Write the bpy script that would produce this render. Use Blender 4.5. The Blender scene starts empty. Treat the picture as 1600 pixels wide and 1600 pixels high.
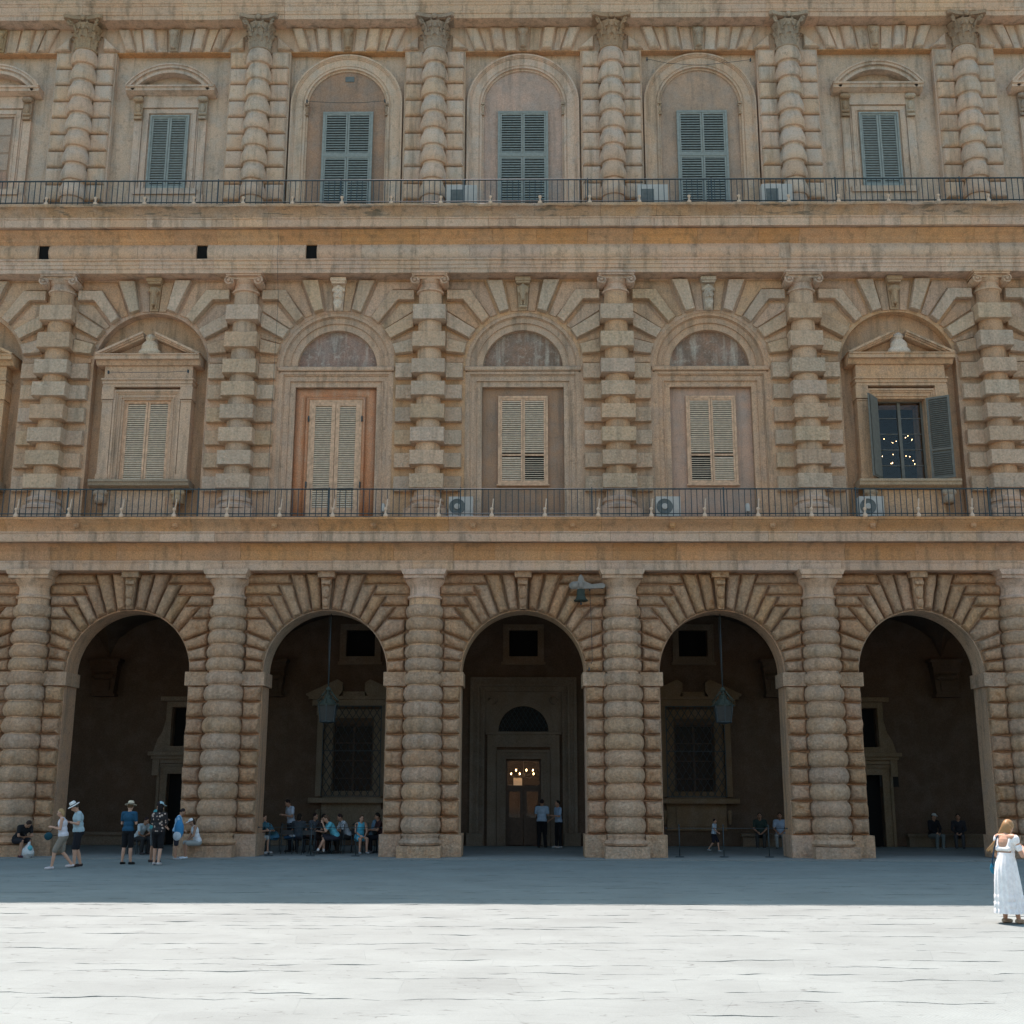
import bpy, bmesh, math, random
from mathutils import Vector, Matrix, noise, Euler
R_ = random.Random(7)
rad = math.radians
sc = bpy.context.scene
COL = sc.collection

# ------------------------------------------------------------ camera, sky, sun, exposure
cam = bpy.data.cameras.new('camera'); cam.sensor_width = 36; cam.lens = 1850/1600*36
cam.clip_start = 0.1; cam.clip_end = 2000
co = bpy.data.objects.new('camera', cam); COL.objects.link(co)
co.matrix_world = Matrix.Translation((0.09, 0, 2.1)) @ (Matrix.Rotation(0.0119, 4, 'Z') @ Matrix.Rotation(math.pi/2+0.2282, 4, 'X') @ Matrix.Rotation(0.0021, 4, 'Z'))
sc.camera = co
SUN = Vector((-0.10, 0.374, 0.93)).normalized()          # towards the sun: behind the palace, high
w = bpy.data.worlds.new('World'); sc.world = w; w.use_nodes = True
nt = w.node_tree; nt.nodes.clear()
sky = nt.nodes.new('ShaderNodeTexSky'); sky.sky_type = 'NISHITA'; sky.sun_disc = False
sky.sun_elevation = math.asin(SUN.z); sky.sun_rotation = math.atan2(SUN.x, SUN.y)
sky.air_density = 1.0; sky.dust_density = 1.5; sky.ozone_density = 0.6
bg = nt.nodes.new('ShaderNodeBackground'); bg.inputs[1].default_value = 0.15
ow = nt.nodes.new('ShaderNodeOutputWorld')
gr_ = nt.nodes.new('ShaderNodeMix'); gr_.data_type = 'RGBA'; gr_.blend_type = 'MULTIPLY'; gr_.inputs[0].default_value = 1
gr_.inputs[7].default_value = (.96, 1.03, .89, 1)         # the photograph's slightly green daylight
nt.links.new(sky.outputs[0], gr_.inputs[6]); nt.links.new(gr_.outputs[2], bg.inputs[0]); nt.links.new(bg.outputs[0], ow.inputs[0])
sl = bpy.data.lights.new('sun', 'SUN'); sl.energy = 4.5; sl.angle = rad(0.53); sl.color = (1.0, 0.81, 0.74)
so = bpy.data.objects.new('sun', sl); COL.objects.link(so); so.location = (0, 0, 60)
so.rotation_euler = SUN.to_track_quat('Z', 'Y').to_euler()
vs = sc.view_settings; vs.view_transform = 'Standard'; vs.look = 'None'; vs.gamma = 1; vs.use_curve_mapping = False
vs.exposure = 1.16
sc.render.engine = 'CYCLES'; sc.cycles.use_denoising = True
sc.cycles.max_bounces = 8; sc.cycles.diffuse_bounces = 4; sc.cycles.sample_clamp_indirect = 4

# ------------------------------------------------------------ materials
def nodes_of(name):
    m = bpy.data.materials.new(name); m.use_nodes = True
    t = m.node_tree; t.nodes.clear()
    o = t.nodes.new('ShaderNodeOutputMaterial'); b = t.nodes.new('ShaderNodeBsdfPrincipled')
    t.links.new(b.outputs[0], o.inputs[0])
    return m, t, b
def N(t, kind, **kw):
    n = t.nodes.new(kind)
    for k, v in kw.items():
        if k.startswith('i_'):
            k = k[2:]; n.inputs[int(k) if k.isdigit() else k.replace('_', ' ')].default_value = v
        else: setattr(n, k, v)
    return n
def noise_n(t, vec, scale, detail=5, rough=.55, stretch=None, w=None):
    if stretch:
        mp = N(t, 'ShaderNodeMapping'); mp.inputs['Scale'].default_value = stretch
        t.links.new(vec, mp.inputs[0]); vec = mp.outputs[0]
    n = N(t, 'ShaderNodeTexNoise'); n.inputs['Scale'].default_value = scale
    n.inputs['Detail'].default_value = detail; n.inputs['Roughness'].default_value = rough
    t.links.new(vec, n.inputs['Vector']); return n.outputs[0]
def ramp(t, fac, a, b, c0=0.0, c1=1.0):
    r = N(t, 'ShaderNodeMapRange'); r.inputs[1].default_value = a; r.inputs[2].default_value = b
    r.inputs[3].default_value = c0; r.inputs[4].default_value = c1
    t.links.new(fac, r.inputs[0]); return r.outputs[0]
def mix(t, fac, a, b, mode='MIX'):
    n = N(t, 'ShaderNodeMix', data_type='RGBA', blend_type=mode)
    for s, v in ((0, fac), (6, a), (7, b)):
        if isinstance(v, (int, float)): n.inputs[s].default_value = v
        elif isinstance(v, tuple): n.inputs[s].default_value = (*v, 1)
        else: t.links.new(v, n.inputs[s])
    return n.outputs[2]
def math_n(t, op, a, b=0.5):
    n = N(t, 'ShaderNodeMath', operation=op)
    for s, v in ((0, a), (1, b)):
        if isinstance(v, (int, float)): n.inputs[s].default_value = v
        else: t.links.new(v, n.inputs[s])
    return n.outputs[0]
def warm(c): return (c[0]*.99, c[1]*.925, c[2]*.905)
def stone(name, A, B, dark=(.10, .085, .06), blotch=.45, streak=.35, grain=26, gs=.35, pit=.0, rnd=.16, bump=.5, rough=.92, grey=(.30, .29, .27), greyk=.35, huev=1.0, gc=.32, stain=0):
    m, t, b = nodes_of(name); A, B, grey = warm(A), warm(B), warm(grey)
    geo = N(t, 'ShaderNodeNewGeometry').outputs['Position']; oi = N(t, 'ShaderNodeObjectInfo').outputs['Random']
    c = mix(t, ramp(t, noise_n(t, geo, blotch, 6, .6), .35, .65), A, B)
    c = mix(t, ramp(t, noise_n(t, geo, 1.7, 4, .6), .45, .75, 0, greyk), c, grey)
    if stain: c = mix(t, ramp(t, noise_n(t, geo, 3.1, 6, .7), .55, .66, 0, stain), c, (.36, .17, .075))
    st = noise_n(t, geo, 1.0, 6, .65, stretch=(3.5, 3.5, .35))
    c = mix(t, ramp(t, st, .50, .72, 0, streak), c, dark)
    c = mix(t, ramp(t, noise_n(t, geo, 5.5, 6, .7), .54, .76, 0, streak*.9), c, dark)
    gr = noise_n(t, geo, grain, 6, .7)
    c = mix(t, 1.0, c, mix(t, ramp(t, gr, .3, .7), (1-gc,)*3, (1+gc,)*3), 'MULTIPLY')
    h = N(t, 'ShaderNodeHueSaturation'); t.links.new(c, h.inputs['Color'])
    t.links.new(ramp(t, oi, 0, 1, 1-rnd, 1+rnd), h.inputs['Value'])
    r2 = math_n(t, 'FRACT', math_n(t, 'MULTIPLY', oi, 17.3))
    t.links.new(ramp(t, r2, 0, 1, .5-.006*huev, .5+.006*huev), h.inputs['Hue'])
    r3 = math_n(t, 'FRACT', math_n(t, 'MULTIPLY', oi, 41.7))
    t.links.new(ramp(t, r3, 0, 1, 1-.2*huev, 1+.18*huev), h.inputs['Saturation'])
    t.links.new(h.outputs[0], b.inputs['Base Color']); b.inputs['Roughness'].default_value = rough
    b.inputs['Specular IOR Level'].default_value = .25
    hgt = math_n(t, 'MULTIPLY', gr, gs)
    if pit:
        vo = N(t, 'ShaderNodeTexVoronoi'); vo.inputs['Scale'].default_value = 14
        wv = mix(t, .5, geo, noise_n(t, geo, 9, 3), 'ADD'); t.links.new(wv, vo.inputs['Vector'])
        hgt = math_n(t, 'ADD', hgt, math_n(t, 'MULTIPLY', vo.outputs['Distance'], pit))
        hgt = math_n(t, 'ADD', hgt, math_n(t, 'MULTIPLY', noise_n(t, geo, 7, 5, .7), pit*2.2))
    bp = N(t, 'ShaderNodeBump'); bp.inputs['Strength'].default_value = bump; bp.inputs['Distance'].default_value = .05
    t.links.new(hgt, bp.inputs['Height']); t.links.new(bp.outputs[0], b.inputs['Normal'])
    return m
def plain(name, c, rough=.8, metal=0, var=.18, sc_=8, spec=.3, emit=None, es=0):
    m, t, b = nodes_of(name)
    oc = N(t, 'ShaderNodeTexCoord').outputs['Object']
    n = noise_n(t, oc, sc_, 5, .6)
    lo = tuple(x*(1-var) for x in c); hi = tuple(min(1, x*(1+var)) for x in c)
    t.links.new(mix(t, ramp(t, n, .3, .7), lo, hi), b.inputs['Base Color'])
    b.inputs['Roughness'].default_value = rough; b.inputs['Metallic'].default_value = metal
    b.inputs['Specular IOR Level'].default_value = spec
    bp = N(t, 'ShaderNodeBump'); bp.inputs['Strength'].default_value = .25; bp.inputs['Distance'].default_value = .01
    t.links.new(n, bp.inputs['Height']); t.links.new(bp.outputs[0], b.inputs['Normal'])
    if emit: b.inputs['Emission Color'].default_value = (*emit, 1); b.inputs['Emission Strength'].default_value = es
    return m
M = {}
M['wall'] = stone('smooth_sandstone', (.58, .38, .24), (.50, .345, .23), streak=.6, gs=.35, bump=.35, rnd=.10, huev=.6)
M['rust'] = stone('rusticated_sandstone', (.58, .365, .215), (.50, .33, .205), pit=1.1, gs=.7, streak=.55, rnd=.09, bump=.75, huev=.45, grey=(.40, .33, .26), grain=12, gc=.3, dark=(.15, .11, .07), stain=.75)
M['drum'] = stone('drum_sandstone', (.59, .395, .25), (.51, .365, .25), pit=1.0, gs=.6, streak=.5, bump=.75, rnd=.07, huev=.4, grey=(.44, .38, .31), greyk=.5, grain=12, gc=.28, dark=(.15, .11, .07), stain=.35)
M['block'] = stone('tooled_sandstone', (.65, .475, .325), (.58, .43, .305), pit=1.0, gs=.6, streak=.35, bump=.7, grey=(.52, .45, .35), greyk=.35, grain=14, gc=.24, rnd=.08, huev=.6)
M['top'] = stone('upper_sandstone', (.62, .445, .32), (.54, .40, .295), gs=.35, streak=.55, bump=.35, grey=(.46, .415, .365), greyk=.8, rnd=.06, huev=.5, gc=.22)
M['ochre'] = stone('ochre_sandstone', (.58, .32, .15), (.50, .29, .155), rnd=.06, huev=.3, streak=.5, gs=.3, bump=.4, grey=(.40, .30, .21), greyk=.3)
M['fascia'] = stone('pale_sandstone', (.63, .44, .31), (.55, .395, .285), streak=.6, gs=.4, bump=.4, greyk=.4, grey=(.42, .38, .34), rnd=.06, huev=.5, gc=.24)
M['carved'] = stone('weathered_carved_stone', (.44, .325, .22), (.34, .26, .185), streak=.35, gs=.5, bump=.5, grey=(.36, .29, .22))
M['pale_carved'] = stone('pale_carved_stone', (.68, .56, .43), (.56, .46, .35), streak=.3, gs=.5, bump=.5)
M['pink'] = stone('pink_render', (.47, .30, .205), (.34, .245, .185), dark=(.16, .13, .11), blotch=.8, streak=.55, gs=.3, bump=.35, greyk=.5, gc=.25)
M['redwood'] = stone('weathered_red_paint', (.55, .285, .19), (.48, .275, .195), dark=(.5, .38, .30), blotch=2, streak=.5, gs=.1, bump=.2, greyk=.1)
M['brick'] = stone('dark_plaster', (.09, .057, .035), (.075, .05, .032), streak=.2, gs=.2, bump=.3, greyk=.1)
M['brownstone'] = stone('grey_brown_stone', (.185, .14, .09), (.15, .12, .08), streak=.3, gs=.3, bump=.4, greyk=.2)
M['green_sh'] = plain('grey_green_shutter_paint', (.255, .265, .245), .6)
M['tan_sh'] = plain('tan_shutter_paint', (.70, .53, .385), .7)
M['orange_wood'] = plain('weathered_orange_wood', (.58, .36, .23), .7, var=.3)
M['slate_sh'] = plain('slate_shutter_paint', (.14, .13, .11), .6)
M['iron'] = plain('dark_iron', (.045, .062, .07), .55, .3)
M['dark'] = plain('dark_interior', (.02, .019, .018), .9)
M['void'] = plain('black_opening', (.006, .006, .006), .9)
M['white'] = plain('white_casing', (.50, .46, .42), .5, var=.06)
M['vent'] = plain('grey_vent', (.14, .15, .145), .6)
M['terra'] = plain('pale_terracotta', (.60, .42, .30), .7)
M['bronze'] = plain('green_bronze', (.045, .055, .045), .85, 0, spec=.15)
M['lead'] = plain('grey_lead', (.24, .215, .19), .85, 0, spec=.15)
M['bulb'] = plain('warm_bulb', (.9, .7, .4), .5, emit=(1, .62, .28), es=7)
M['paper'] = plain('glowing_cream_paper', (.75, .55, .36), .8, emit=(.75, .5, .3), es=.12)  # faint emission stands in for light falling on the sheet
M['wood'] = plain('dark_door_wood', (.075, .05, .035), .6)
M['glass'] = plain('window_glass', (.012, .013, .014), .25, spec=.12, var=.1)
M['lampglass'] = plain('lantern_glass', (.03, .033, .033), .35, spec=.3)
M['skin'] = plain('skin', (.50, .29, .20), .55, var=.08)
M['tan_skin'] = plain('tanned_skin', (.36, .20, .13), .55, var=.08)
# paving: chiselled pale flagstones
def paving(name, base, k=1.0):
    m, t, b = nodes_of(name)
    geo = N(t, 'ShaderNodeNewGeometry').outputs['Position']; oi = N(t, 'ShaderNodeObjectInfo').outputs['Random']
    lo = tuple(x*.86 for x in base); hi = tuple(x*1.1 for x in base)
    c = mix(t, ramp(t, noise_n(t, geo, .6, 6, .6), .3, .7), lo, hi)
    c = mix(t, ramp(t, noise_n(t, geo, 2.2, 6, .75), .58, .85, 0, .3), c, tuple(x*.6 for x in base))
    g = noise_n(t, geo, 60, 4, .7)
    c = mix(t, 1.0, c, mix(t, g, (.82, .82, .82), (1.18, 1.18, 1.18)), 'MULTIPLY')
    # fine broken cracks and scratches in the old slabs
    for sx, sy, th, sd in ((.35, 1.5, .0035, 0), (.6, 2.4, .005, 7), (1.0, 3.6, .007, 3)):
        of = N(t, 'ShaderNodeMapping'); of.inputs['Location'].default_value = (sd, sd*2, sd); t.links.new(geo, of.inputs[0])
        nn = noise_n(t, of.outputs[0], .9, 2.2, .5, stretch=(sx, sy, 1)); d = math_n(t, 'ABSOLUTE', math_n(t, 'SUBTRACT', nn, .5))
        mk = ramp(t, noise_n(t, of.outputs[0], 1.3, 3), .50, .60)
        c = mix(t, math_n(t, 'MULTIPLY', math_n(t, 'MULTIPLY', ramp(t, d, 0, th, 1, 0), mk), .85), c, tuple(x*.32 for x in base))
    h = N(t, 'ShaderNodeHueSaturation'); t.links.new(c, h.inputs['Color']); t.links.new(ramp(t, oi, 0, 1, .955, 1.035), h.inputs['Value'])
    t.links.new(h.outputs[0], b.inputs['Base Color']); b.inputs['Roughness'].default_value = .8
    wv = N(t, 'ShaderNodeTexWave'); wv.inputs['Scale'].default_value = 9; wv.inputs['Distortion'].default_value = 1.2
    mp = N(t, 'ShaderNodeMapping'); mp.inputs['Rotation'].default_value = (0, 0, .7); t.links.new(geo, mp.inputs[0]); t.links.new(mp.outputs[0], wv.inputs['Vector'])
    hg = math_n(t, 'ADD', math_n(t, 'MULTIPLY', wv.outputs['Fac'], .25), math_n(t, 'MULTIPLY', noise_n(t, geo, 12, 6, .7), .9))
    bp = N(t, 'ShaderNodeBump'); bp.inputs['Strength'].default_value = .5; bp.inputs['Distance'].default_value = .02
    t.links.new(hg, bp.inputs['Height']); t.links.new(bp.outputs[0], b.inputs['Normal'])
    return m
M['slab'] = paving('pale_flagstone', (.184, .221, .218))
M['bed'] = paving('joint_bed', (.15, .14, .125))
M['loggia_floor'] = paving('loggia_floor_stone', (.22, .235, .225))

# ------------------------------------------------------------ geometry helpers
class MB:
    def __init__(s): s.v = []; s.f = []; s.mi = []; s.cur = 0
    def add(s, V, F):
        o = len(s.v); s.v += [tuple(p) for p in V]; s.f += [tuple(i+o for i in f) for f in F]; s.mi += [s.cur]*len(F); return s
    def box(s, x0, x1, y0, y1, z0, z1):
        return s.add([(x0,y0,z0),(x1,y0,z0),(x1,y1,z0),(x0,y1,z0),(x0,y0,z1),(x1,y0,z1),(x1,y1,z1),(x0,y1,z1)],
                     [(0,3,2,1),(4,5,6,7),(0,1,5,4),(1,2,6,5),(2,3,7,6),(3,0,4,7)])
    def prism(s, poly, y0, y1):           # poly in (x,z); y0 = front
        n = len(poly); V = [(x,y0,z) for x,z in poly]+[(x,y1,z) for x,z in poly]
        F = [tuple(range(n)), tuple(range(2*n-1, n-1, -1))]+[(i, i+n, (i+1)%n+n, (i+1)%n) for i in range(n)]
        return s.add(V, F)
    def extr(s, prof, x0, x1):            # prof in (y,z), swept along x
        n = len(prof); V = [(x0,y,z) for y,z in prof]+[(x1,y,z) for y,z in prof]
        F = [(i, (i+1)%n, (i+1)%n+n, i+n) for i in range(n)]+[tuple(range(n-1,-1,-1)), tuple(range(n, 2*n))]
        return s.add(V, F)
    def lathe(s, prof, c=(0,0,0), seg=24, a0=0, a1=360, axis='z'):
        full = abs(a1-a0) >= 359.9; k = seg if full else seg+1; V = []
        for i in range(k):
            a = rad(a0+(a1-a0)*i/seg)
            for r, z in prof:
                p = (r*math.cos(a), r*math.sin(a), z)
                if axis == 'y': p = (p[0], -z, p[1])
                V.append((p[0]+c[0], p[1]+c[1], p[2]+c[2]))
        n = len(prof); F = []
        for i in range(seg):
            j = (i+1) % k
            for q in range(n-1): F.append((i*n+q, j*n+q, j*n+q+1, i*n+q+1))
        return s.add(V, F)
    def tube(s, pts, r, seg=6, r1=None):
        pts = [Vector(p) for p in pts]; V = []; n = len(pts)
        for i, p in enumerate(pts):
            d = (pts[min(i+1, n-1)]-pts[max(i-1, 0)]).normalized()
            u = d.cross(Vector((0, 0, 1)) if abs(d.z) < .9 else Vector((1, 0, 0))).normalized(); v = d.cross(u)
            rr = r if r1 is None else r+(r1-r)*i/max(1, n-1)
            for k in range(seg):
                a = 2*math.pi*k/seg; V.append(p+u*rr*math.cos(a)+v*rr*math.sin(a))
        F = [(i*seg+k, i*seg+(k+1)%seg, (i+1)*seg+(k+1)%seg, (i+1)*seg+k) for i in range(n-1) for k in range(seg)]
        F += [tuple(range(seg-1,-1,-1)), tuple(range((n-1)*seg, n*seg))]
        return s.add(V, F)
    def ell(s, c, r, u=12, v=8, rot=None):
        V = []
        for j in range(1, v):
            b = math.pi*j/v
            for i in range(u):
                a = 2*math.pi*i/u; V.append(Vector((r[0]*math.sin(b)*math.cos(a), r[1]*math.sin(b)*math.sin(a), r[2]*math.cos(b))))
        V.append(Vector((0,0,r[2]))); V.append(Vector((0,0,-r[2])))
        if rot: V = [rot @ p for p in V]
        V = [p+Vector(c) for p in V]; T = u*(v-1)
        F = [(j*u+i, (j+1)*u+i, (j+1)*u+(i+1)%u, j*u+(i+1)%u) for j in range(v-2) for i in range(u)]
        F += [(T, i, (i+1)%u) for i in range(u)]+[(T+1, (v-2)*u+(i+1)%u, (v-2)*u+i) for i in range(u)]
        return s.add(V, F)
    def cap(s, p0, r0, p1, r1, seg=10):   # capsule, tapered
        p0, p1 = Vector(p0), Vector(p1); d = (p1-p0); L = d.length
        if L < 1e-5: return s.ell(p0, (r0,)*3)
        d /= L; pts = []
        for k in range(-3, 1): a = k/3*math.pi/2; pts.append((p0+d*(r0*math.sin(a)), max(1e-4, r0*math.cos(a))))
        for k in range(0, 4): a = k/3*math.pi/2; pts.append((p1+d*(r1*math.sin(a)), max(1e-4, r1*math.cos(a))))
        u = d.cross(Vector((0,0,1)) if abs(d.z) < .9 else Vector((1,0,0))).normalized(); v = d.cross(u); V = []
        for p, r in pts:
            for k in range(seg): a = 2*math.pi*k/seg; V.append(p+u*r*math.cos(a)+v*r*math.sin(a))
        n = len(pts); F = [(i*seg+k, i*seg+(k+1)%seg, (i+1)*seg+(k+1)%seg, (i+1)*seg+k) for i in range(n-1) for k in range(seg)]
        F += [tuple(range(seg-1,-1,-1)), tuple(range((n-1)*seg, n*seg))]
        return s.add(V, F)
    def wob(s, amp, f=3.0, seed=0):
        o = Vector((seed*3.7, seed*1.3, seed*.7))
        s.v = [tuple(Vector(p)+noise.noise_vector(Vector(p)*f+o)*amp) for p in s.v]; return s
    def mesh(s, name, mats, smooth=False, O=(0,0,0)):
        me = bpy.data.meshes.new(name)
        me.from_pydata([(x-O[0], y-O[1], z-O[2]) for x,y,z in s.v], [], s.f)
        for m in (mats if isinstance(mats, (list, tuple)) else [mats]): me.materials.append(M[m] if isinstance(m, str) else m)
        if len(me.materials) > 1: me.polygons.foreach_set('material_index', s.mi)
        bm = bmesh.new(); bm.from_mesh(me); bmesh.ops.recalc_face_normals(bm, faces=bm.faces)
        if smooth == 'auto':
            for e in bm.edges:
                if len(e.link_faces) == 2 and e.calc_face_angle(0) > rad(38): e.smooth = False
        bm.to_mesh(me); bm.free()
        if smooth: me.polygons.foreach_set('use_smooth', [True]*len(me.polygons))
        return me
WL = {}
def put(name, me, parent=None, loc=(0,0,0), rz=0, label=None, cat=None, group=None, kind=None, local=False):
    o = bpy.data.objects.new(name, me); COL.objects.link(o)
    pl = WL.get(parent.name, Vector()) if parent else Vector()
    o.location = Vector(loc) if (local or not parent) else Vector(loc)-pl
    WL[o.name] = Vector(loc) if not local else pl+Vector(loc)
    if rz: o.rotation_euler = (0, 0, rz)
    if parent: o.parent = parent
    if label: o['label'] = label
    if cat: o['category'] = cat
    if group: o['group'] = group
    if kind: o['kind'] = kind
    return o
def remeshed(mb, name, mat, voxel, keep=True):
    me = mb.mesh(name, mat, True); o = bpy.data.objects.new('tmp', me); COL.objects.link(o)
    md = o.modifiers.new('r', 'REMESH'); md.mode = 'VOXEL'; md.voxel_size = voxel; md.use_smooth_shade = True
    sm = o.modifiers.new('s', 'SMOOTH'); sm.factor = .5; sm.iterations = 1
    dg = bpy.context.evaluated_depsgraph_get(); me2 = bpy.data.meshes.new_from_object(o.evaluated_get(dg))
    me2.name = name; bpy.data.objects.remove(o); bpy.data.meshes.remove(me)
    if not me2.materials: me2.materials.append(M[mat] if isinstance(mat, str) else mat)
    return me2
def subdiv(poly, step):
    out = []
    for i, (a, b) in enumerate(zip(poly, poly[1:]+poly[:1])):
        L = math.dist(a, b); n = max(1, round(L/step))
        out += [(a[0]+(b[0]-a[0])*k/n, a[1]+(b[1]-a[1])*k/n) for k in range(n)]
    return out
def inset(poly, d):
    """move every edge of a convex-ish polygon inwards by d, corner by corner"""
    n = len(poly); out = []
    for i in range(n):
        p0, p, p1 = Vector(poly[i-1]), Vector(poly[i]), Vector(poly[(i+1)%n])
        e0 = (p-p0).normalized(); e1 = (p1-p).normalized()
        n0 = Vector((-e0.y, e0.x)); n1 = Vector((-e1.y, e1.x)); m = (n0+n1)
        m = m.normalized() if m.length > 1e-6 else n0
        k = d/max(.30, m.dot(n0)); k = min(k, .42*min((p-p0).length, (p1-p).length)/max(.2, math.sqrt(max(.04, 1-m.dot(n0)**2)))) if m.dot(n0) < .98 else k
        out.append((p.x+m.x*k, p.y+m.y*k))
    return out
def pillow(poly, y0, depth, w, seed=0, rings=((0,0),(.04,.55),(.15,.86),(.33,1)), sub=.14, rough=.018, gap=.012):
    area = sum(a[0]*b[1]-b[0]*a[1] for a, b in zip(poly, poly[1:]+poly[:1]))
    if area < 0: poly = poly[::-1]
    area = abs(area)/2; per = sum(math.dist(a, b) for a, b in zip(poly, poly[1:]+poly[:1]))
    w = min(w, 3.4*area/per)
    c0 = inset(poly, gap); cnt = [max(1, round(math.dist(a, b)/sub)) for a, b in zip(c0, c0[1:]+c0[:1])]
    mb = MB(); V = []; F = []; n = sum(cnt)
    for k, (fi, fd) in enumerate(rings):
        c = inset(c0, fi*w) if fi else c0
        for i, m in enumerate(cnt):
            a, b = c[i], c[(i+1) % len(c)]
            for j in range(m):
                x, z = a[0]+(b[0]-a[0])*j/m, a[1]+(b[1]-a[1])*j/m
                q = noise.noise_vector(Vector((x*4+seed, z*4, seed*1.7)))*rough*(0.25 if k == 0 else 1)
                V.append((x+q.x, y0-depth*fd+(q.y*1.3 if k else 0), z+q.z))
    for k in range(len(rings)-1):
        for i in range(n): j = (i+1)%n; F.append((k*n+i, k*n+j, (k+1)*n+j, (k+1)*n+i))
    k = len(rings)-1; F.append(tuple(k*n+i for i in range(n)))
    F.append(tuple(range(n-1, -1, -1)))
    mb.add(V, F); return mb
BLOCK = ((0,0),(0,.86),(.045,1))
def rect(x0, x1, z0, z1): return [(x0,z0),(x1,z0),(x1,z1),(x0,z1)]
M['tymp'] = stone('flaking_tympanum_plaster', (.30, .18, .12), (.19, .14, .105), dark=(.50, .43, .35), blotch=1.6, streak=.8, gs=.5, bump=.6, greyk=.4)
M['bulb_dim'] = plain('dim_bulb', (.9, .8, .6), .5, emit=(1, .75, .5), es=1.0)
def clear_glass(name):
    m, t, b = nodes_of(name); o = [n for n in t.nodes if n.type == 'OUTPUT_MATERIAL'][0]
    tr = N(t, 'ShaderNodeBsdfTransparent'); gl = N(t, 'ShaderNodeBsdfGlossy'); gl.inputs['Roughness'].default_value = .05; gl.inputs['Color'].default_value = (.35, .35, .35, 1)
    lw = N(t, 'ShaderNodeFresnel'); lw.inputs[0].default_value = 1.5; mx = N(t, 'ShaderNodeMixShader')
    nz = noise_n(t, N(t, 'ShaderNodeNewGeometry').outputs['Position'], 3, 2)
    bp = N(t, 'ShaderNodeBump'); bp.inputs['Strength'].default_value = .15; t.links.new(nz, bp.inputs['Height']); t.links.new(bp.outputs[0], gl.inputs['Normal'])
    t.links.new(lw.outputs[0], mx.inputs[0]); t.links.new(tr.outputs[0], mx.inputs[1]); t.links.new(gl.outputs[0], mx.inputs[2]); t.links.new(mx.outputs[0], o.inputs[0]); t.nodes.remove(b)
    return m
M['glass_clear'] = clear_glass('clear_window_glass')

def eroded():
    m = stone('eroded_cornice_stone', (.50, .32, .19), (.43, .30, .20), streak=.5, gs=.5, bump=.8, grey=(.36, .32, .28), greyk=.7, rnd=.05, huev=.3)
    t = m.node_tree; b = [n for n in t.nodes if n.type == 'BSDF_PRINCIPLED'][0]; c = b.inputs['Base Color'].links[0].from_socket
    geo = N(t, 'ShaderNodeNewGeometry').outputs['Position']
    n = noise_n(t, geo, 1.0, 7, .7, stretch=(1.3, 1.3, 9)); n2 = noise_n(t, geo, .35, 2)
    f = math_n(t, 'MULTIPLY', ramp(t, n, .54, .60), ramp(t, n2, .42, .52))
    t.links.new(mix(t, math_n(t, 'MULTIPLY', f, .75), c, (.13, .115, .09)), b.inputs['Base Color'])
    return m
M['eroded'] = eroded()
M['hill_green'] = plain('dark_foliage', (.05, .075, .03), .95, var=.5, sc_=.15)
# ------------------------------------------------------------ the palace
YF = 38.0; HB = 3.17; BAY = 2*HB
O = (0, YF, 0)
palace = put('palace', None, loc=O, label='rusticated sandstone palace front with three storeys of banded half columns and arches', cat='palace')
BAYS = range(-3, 4); COLS = [k+.5 for k in range(-4, 4)]
def at(bx): return (bx, YF, 0)
def course(mb_list_owner, name, prof, mat, x0=-24, x1=24, lens=(1.3, 2.7), gap=.008, wob=.011, step=.22, seed=0):
    """one course of a cornice as separate stones"""
    rr = random.Random(seed); x = x0
    while x < x1-.3:
        e = min(x1, x+rr.uniform(*lens)); mb = MB(); n = len(prof); k = max(1, round((e-x)/step))
        V = []; F = []
        dy = rr.uniform(-.004, .004)
        for i in range(k+1):
            xx = x+gap/2+(e-x-gap)*i/k
            for (y, z) in prof:
                q = noise.noise_vector(Vector((xx*1.8, y*6, z*6+seed)))*wob
                V.append((xx, y+dy+(q.y if y < YF-.01 else 0), z+q.z))
        for i in range(k):
            for j in range(n): F.append((i*n+j, i*n+(j+1)%n, (i+1)*n+(j+1)%n, (i+1)*n+j))
        F += [tuple(range(n-1, -1, -1)), tuple(range(k*n, k*n+n))]
        mb.add(V, F); cx = (x+e)/2
        put(name, mb.mesh(name, mat, 'auto', (cx, YF, 0)), mb_list_owner, (cx, YF, 0)); x = e
def ringp(mb, r0, r1, zc, y0, y1, a0=0, a1=180, seg=36, cx=0):
    V = []
    for i in range(seg+1):
        a = rad(a0+(a1-a0)*i/seg); c, s = math.cos(a), math.sin(a)
        V += [(cx+r0*c, y0, zc+r0*s), (cx+r1*c, y0, zc+r1*s), (cx+r1*c, y1, zc+r1*s), (cx+r0*c, y1, zc+r0*s)]
    F = [(i*4+j, i*4+(j+1)%4, i*4+4+(j+1)%4, i*4+4+j) for i in range(seg) for j in range(4)]
    F += [(0,1,2,3), (seg*4+3, seg*4+2, seg*4+1, seg*4)]
    return mb.add(V, F)
def spandrel(mb, R, zs, top, y0, y1, seg=40):
    """wall above a round opening"""
    V = []
    for i in range(seg+1):
        a = math.pi*i/seg; x, z = R*math.cos(a), zs+R*math.sin(a)
        V += [(x, y0, z), (x, y0, top), (x, y1, top), (x, y1, z)]
    return mb.add(V, [(i*4+j, i*4+(j+1)%4, i*4+4+(j+1)%4, i*4+4+j) for i in range(seg) for j in range(4)])
def uframe(mb, xo, xi, zt, zi, zb, y0, y1):
    """jambs and lintel of an opening"""
    return mb.prism([(-xo,zb),(-xi,zb),(-xi,zi),(xi,zi),(xi,zb),(xo,zb),(xo,zt),(-xo,zt)], y0, y1)

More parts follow.
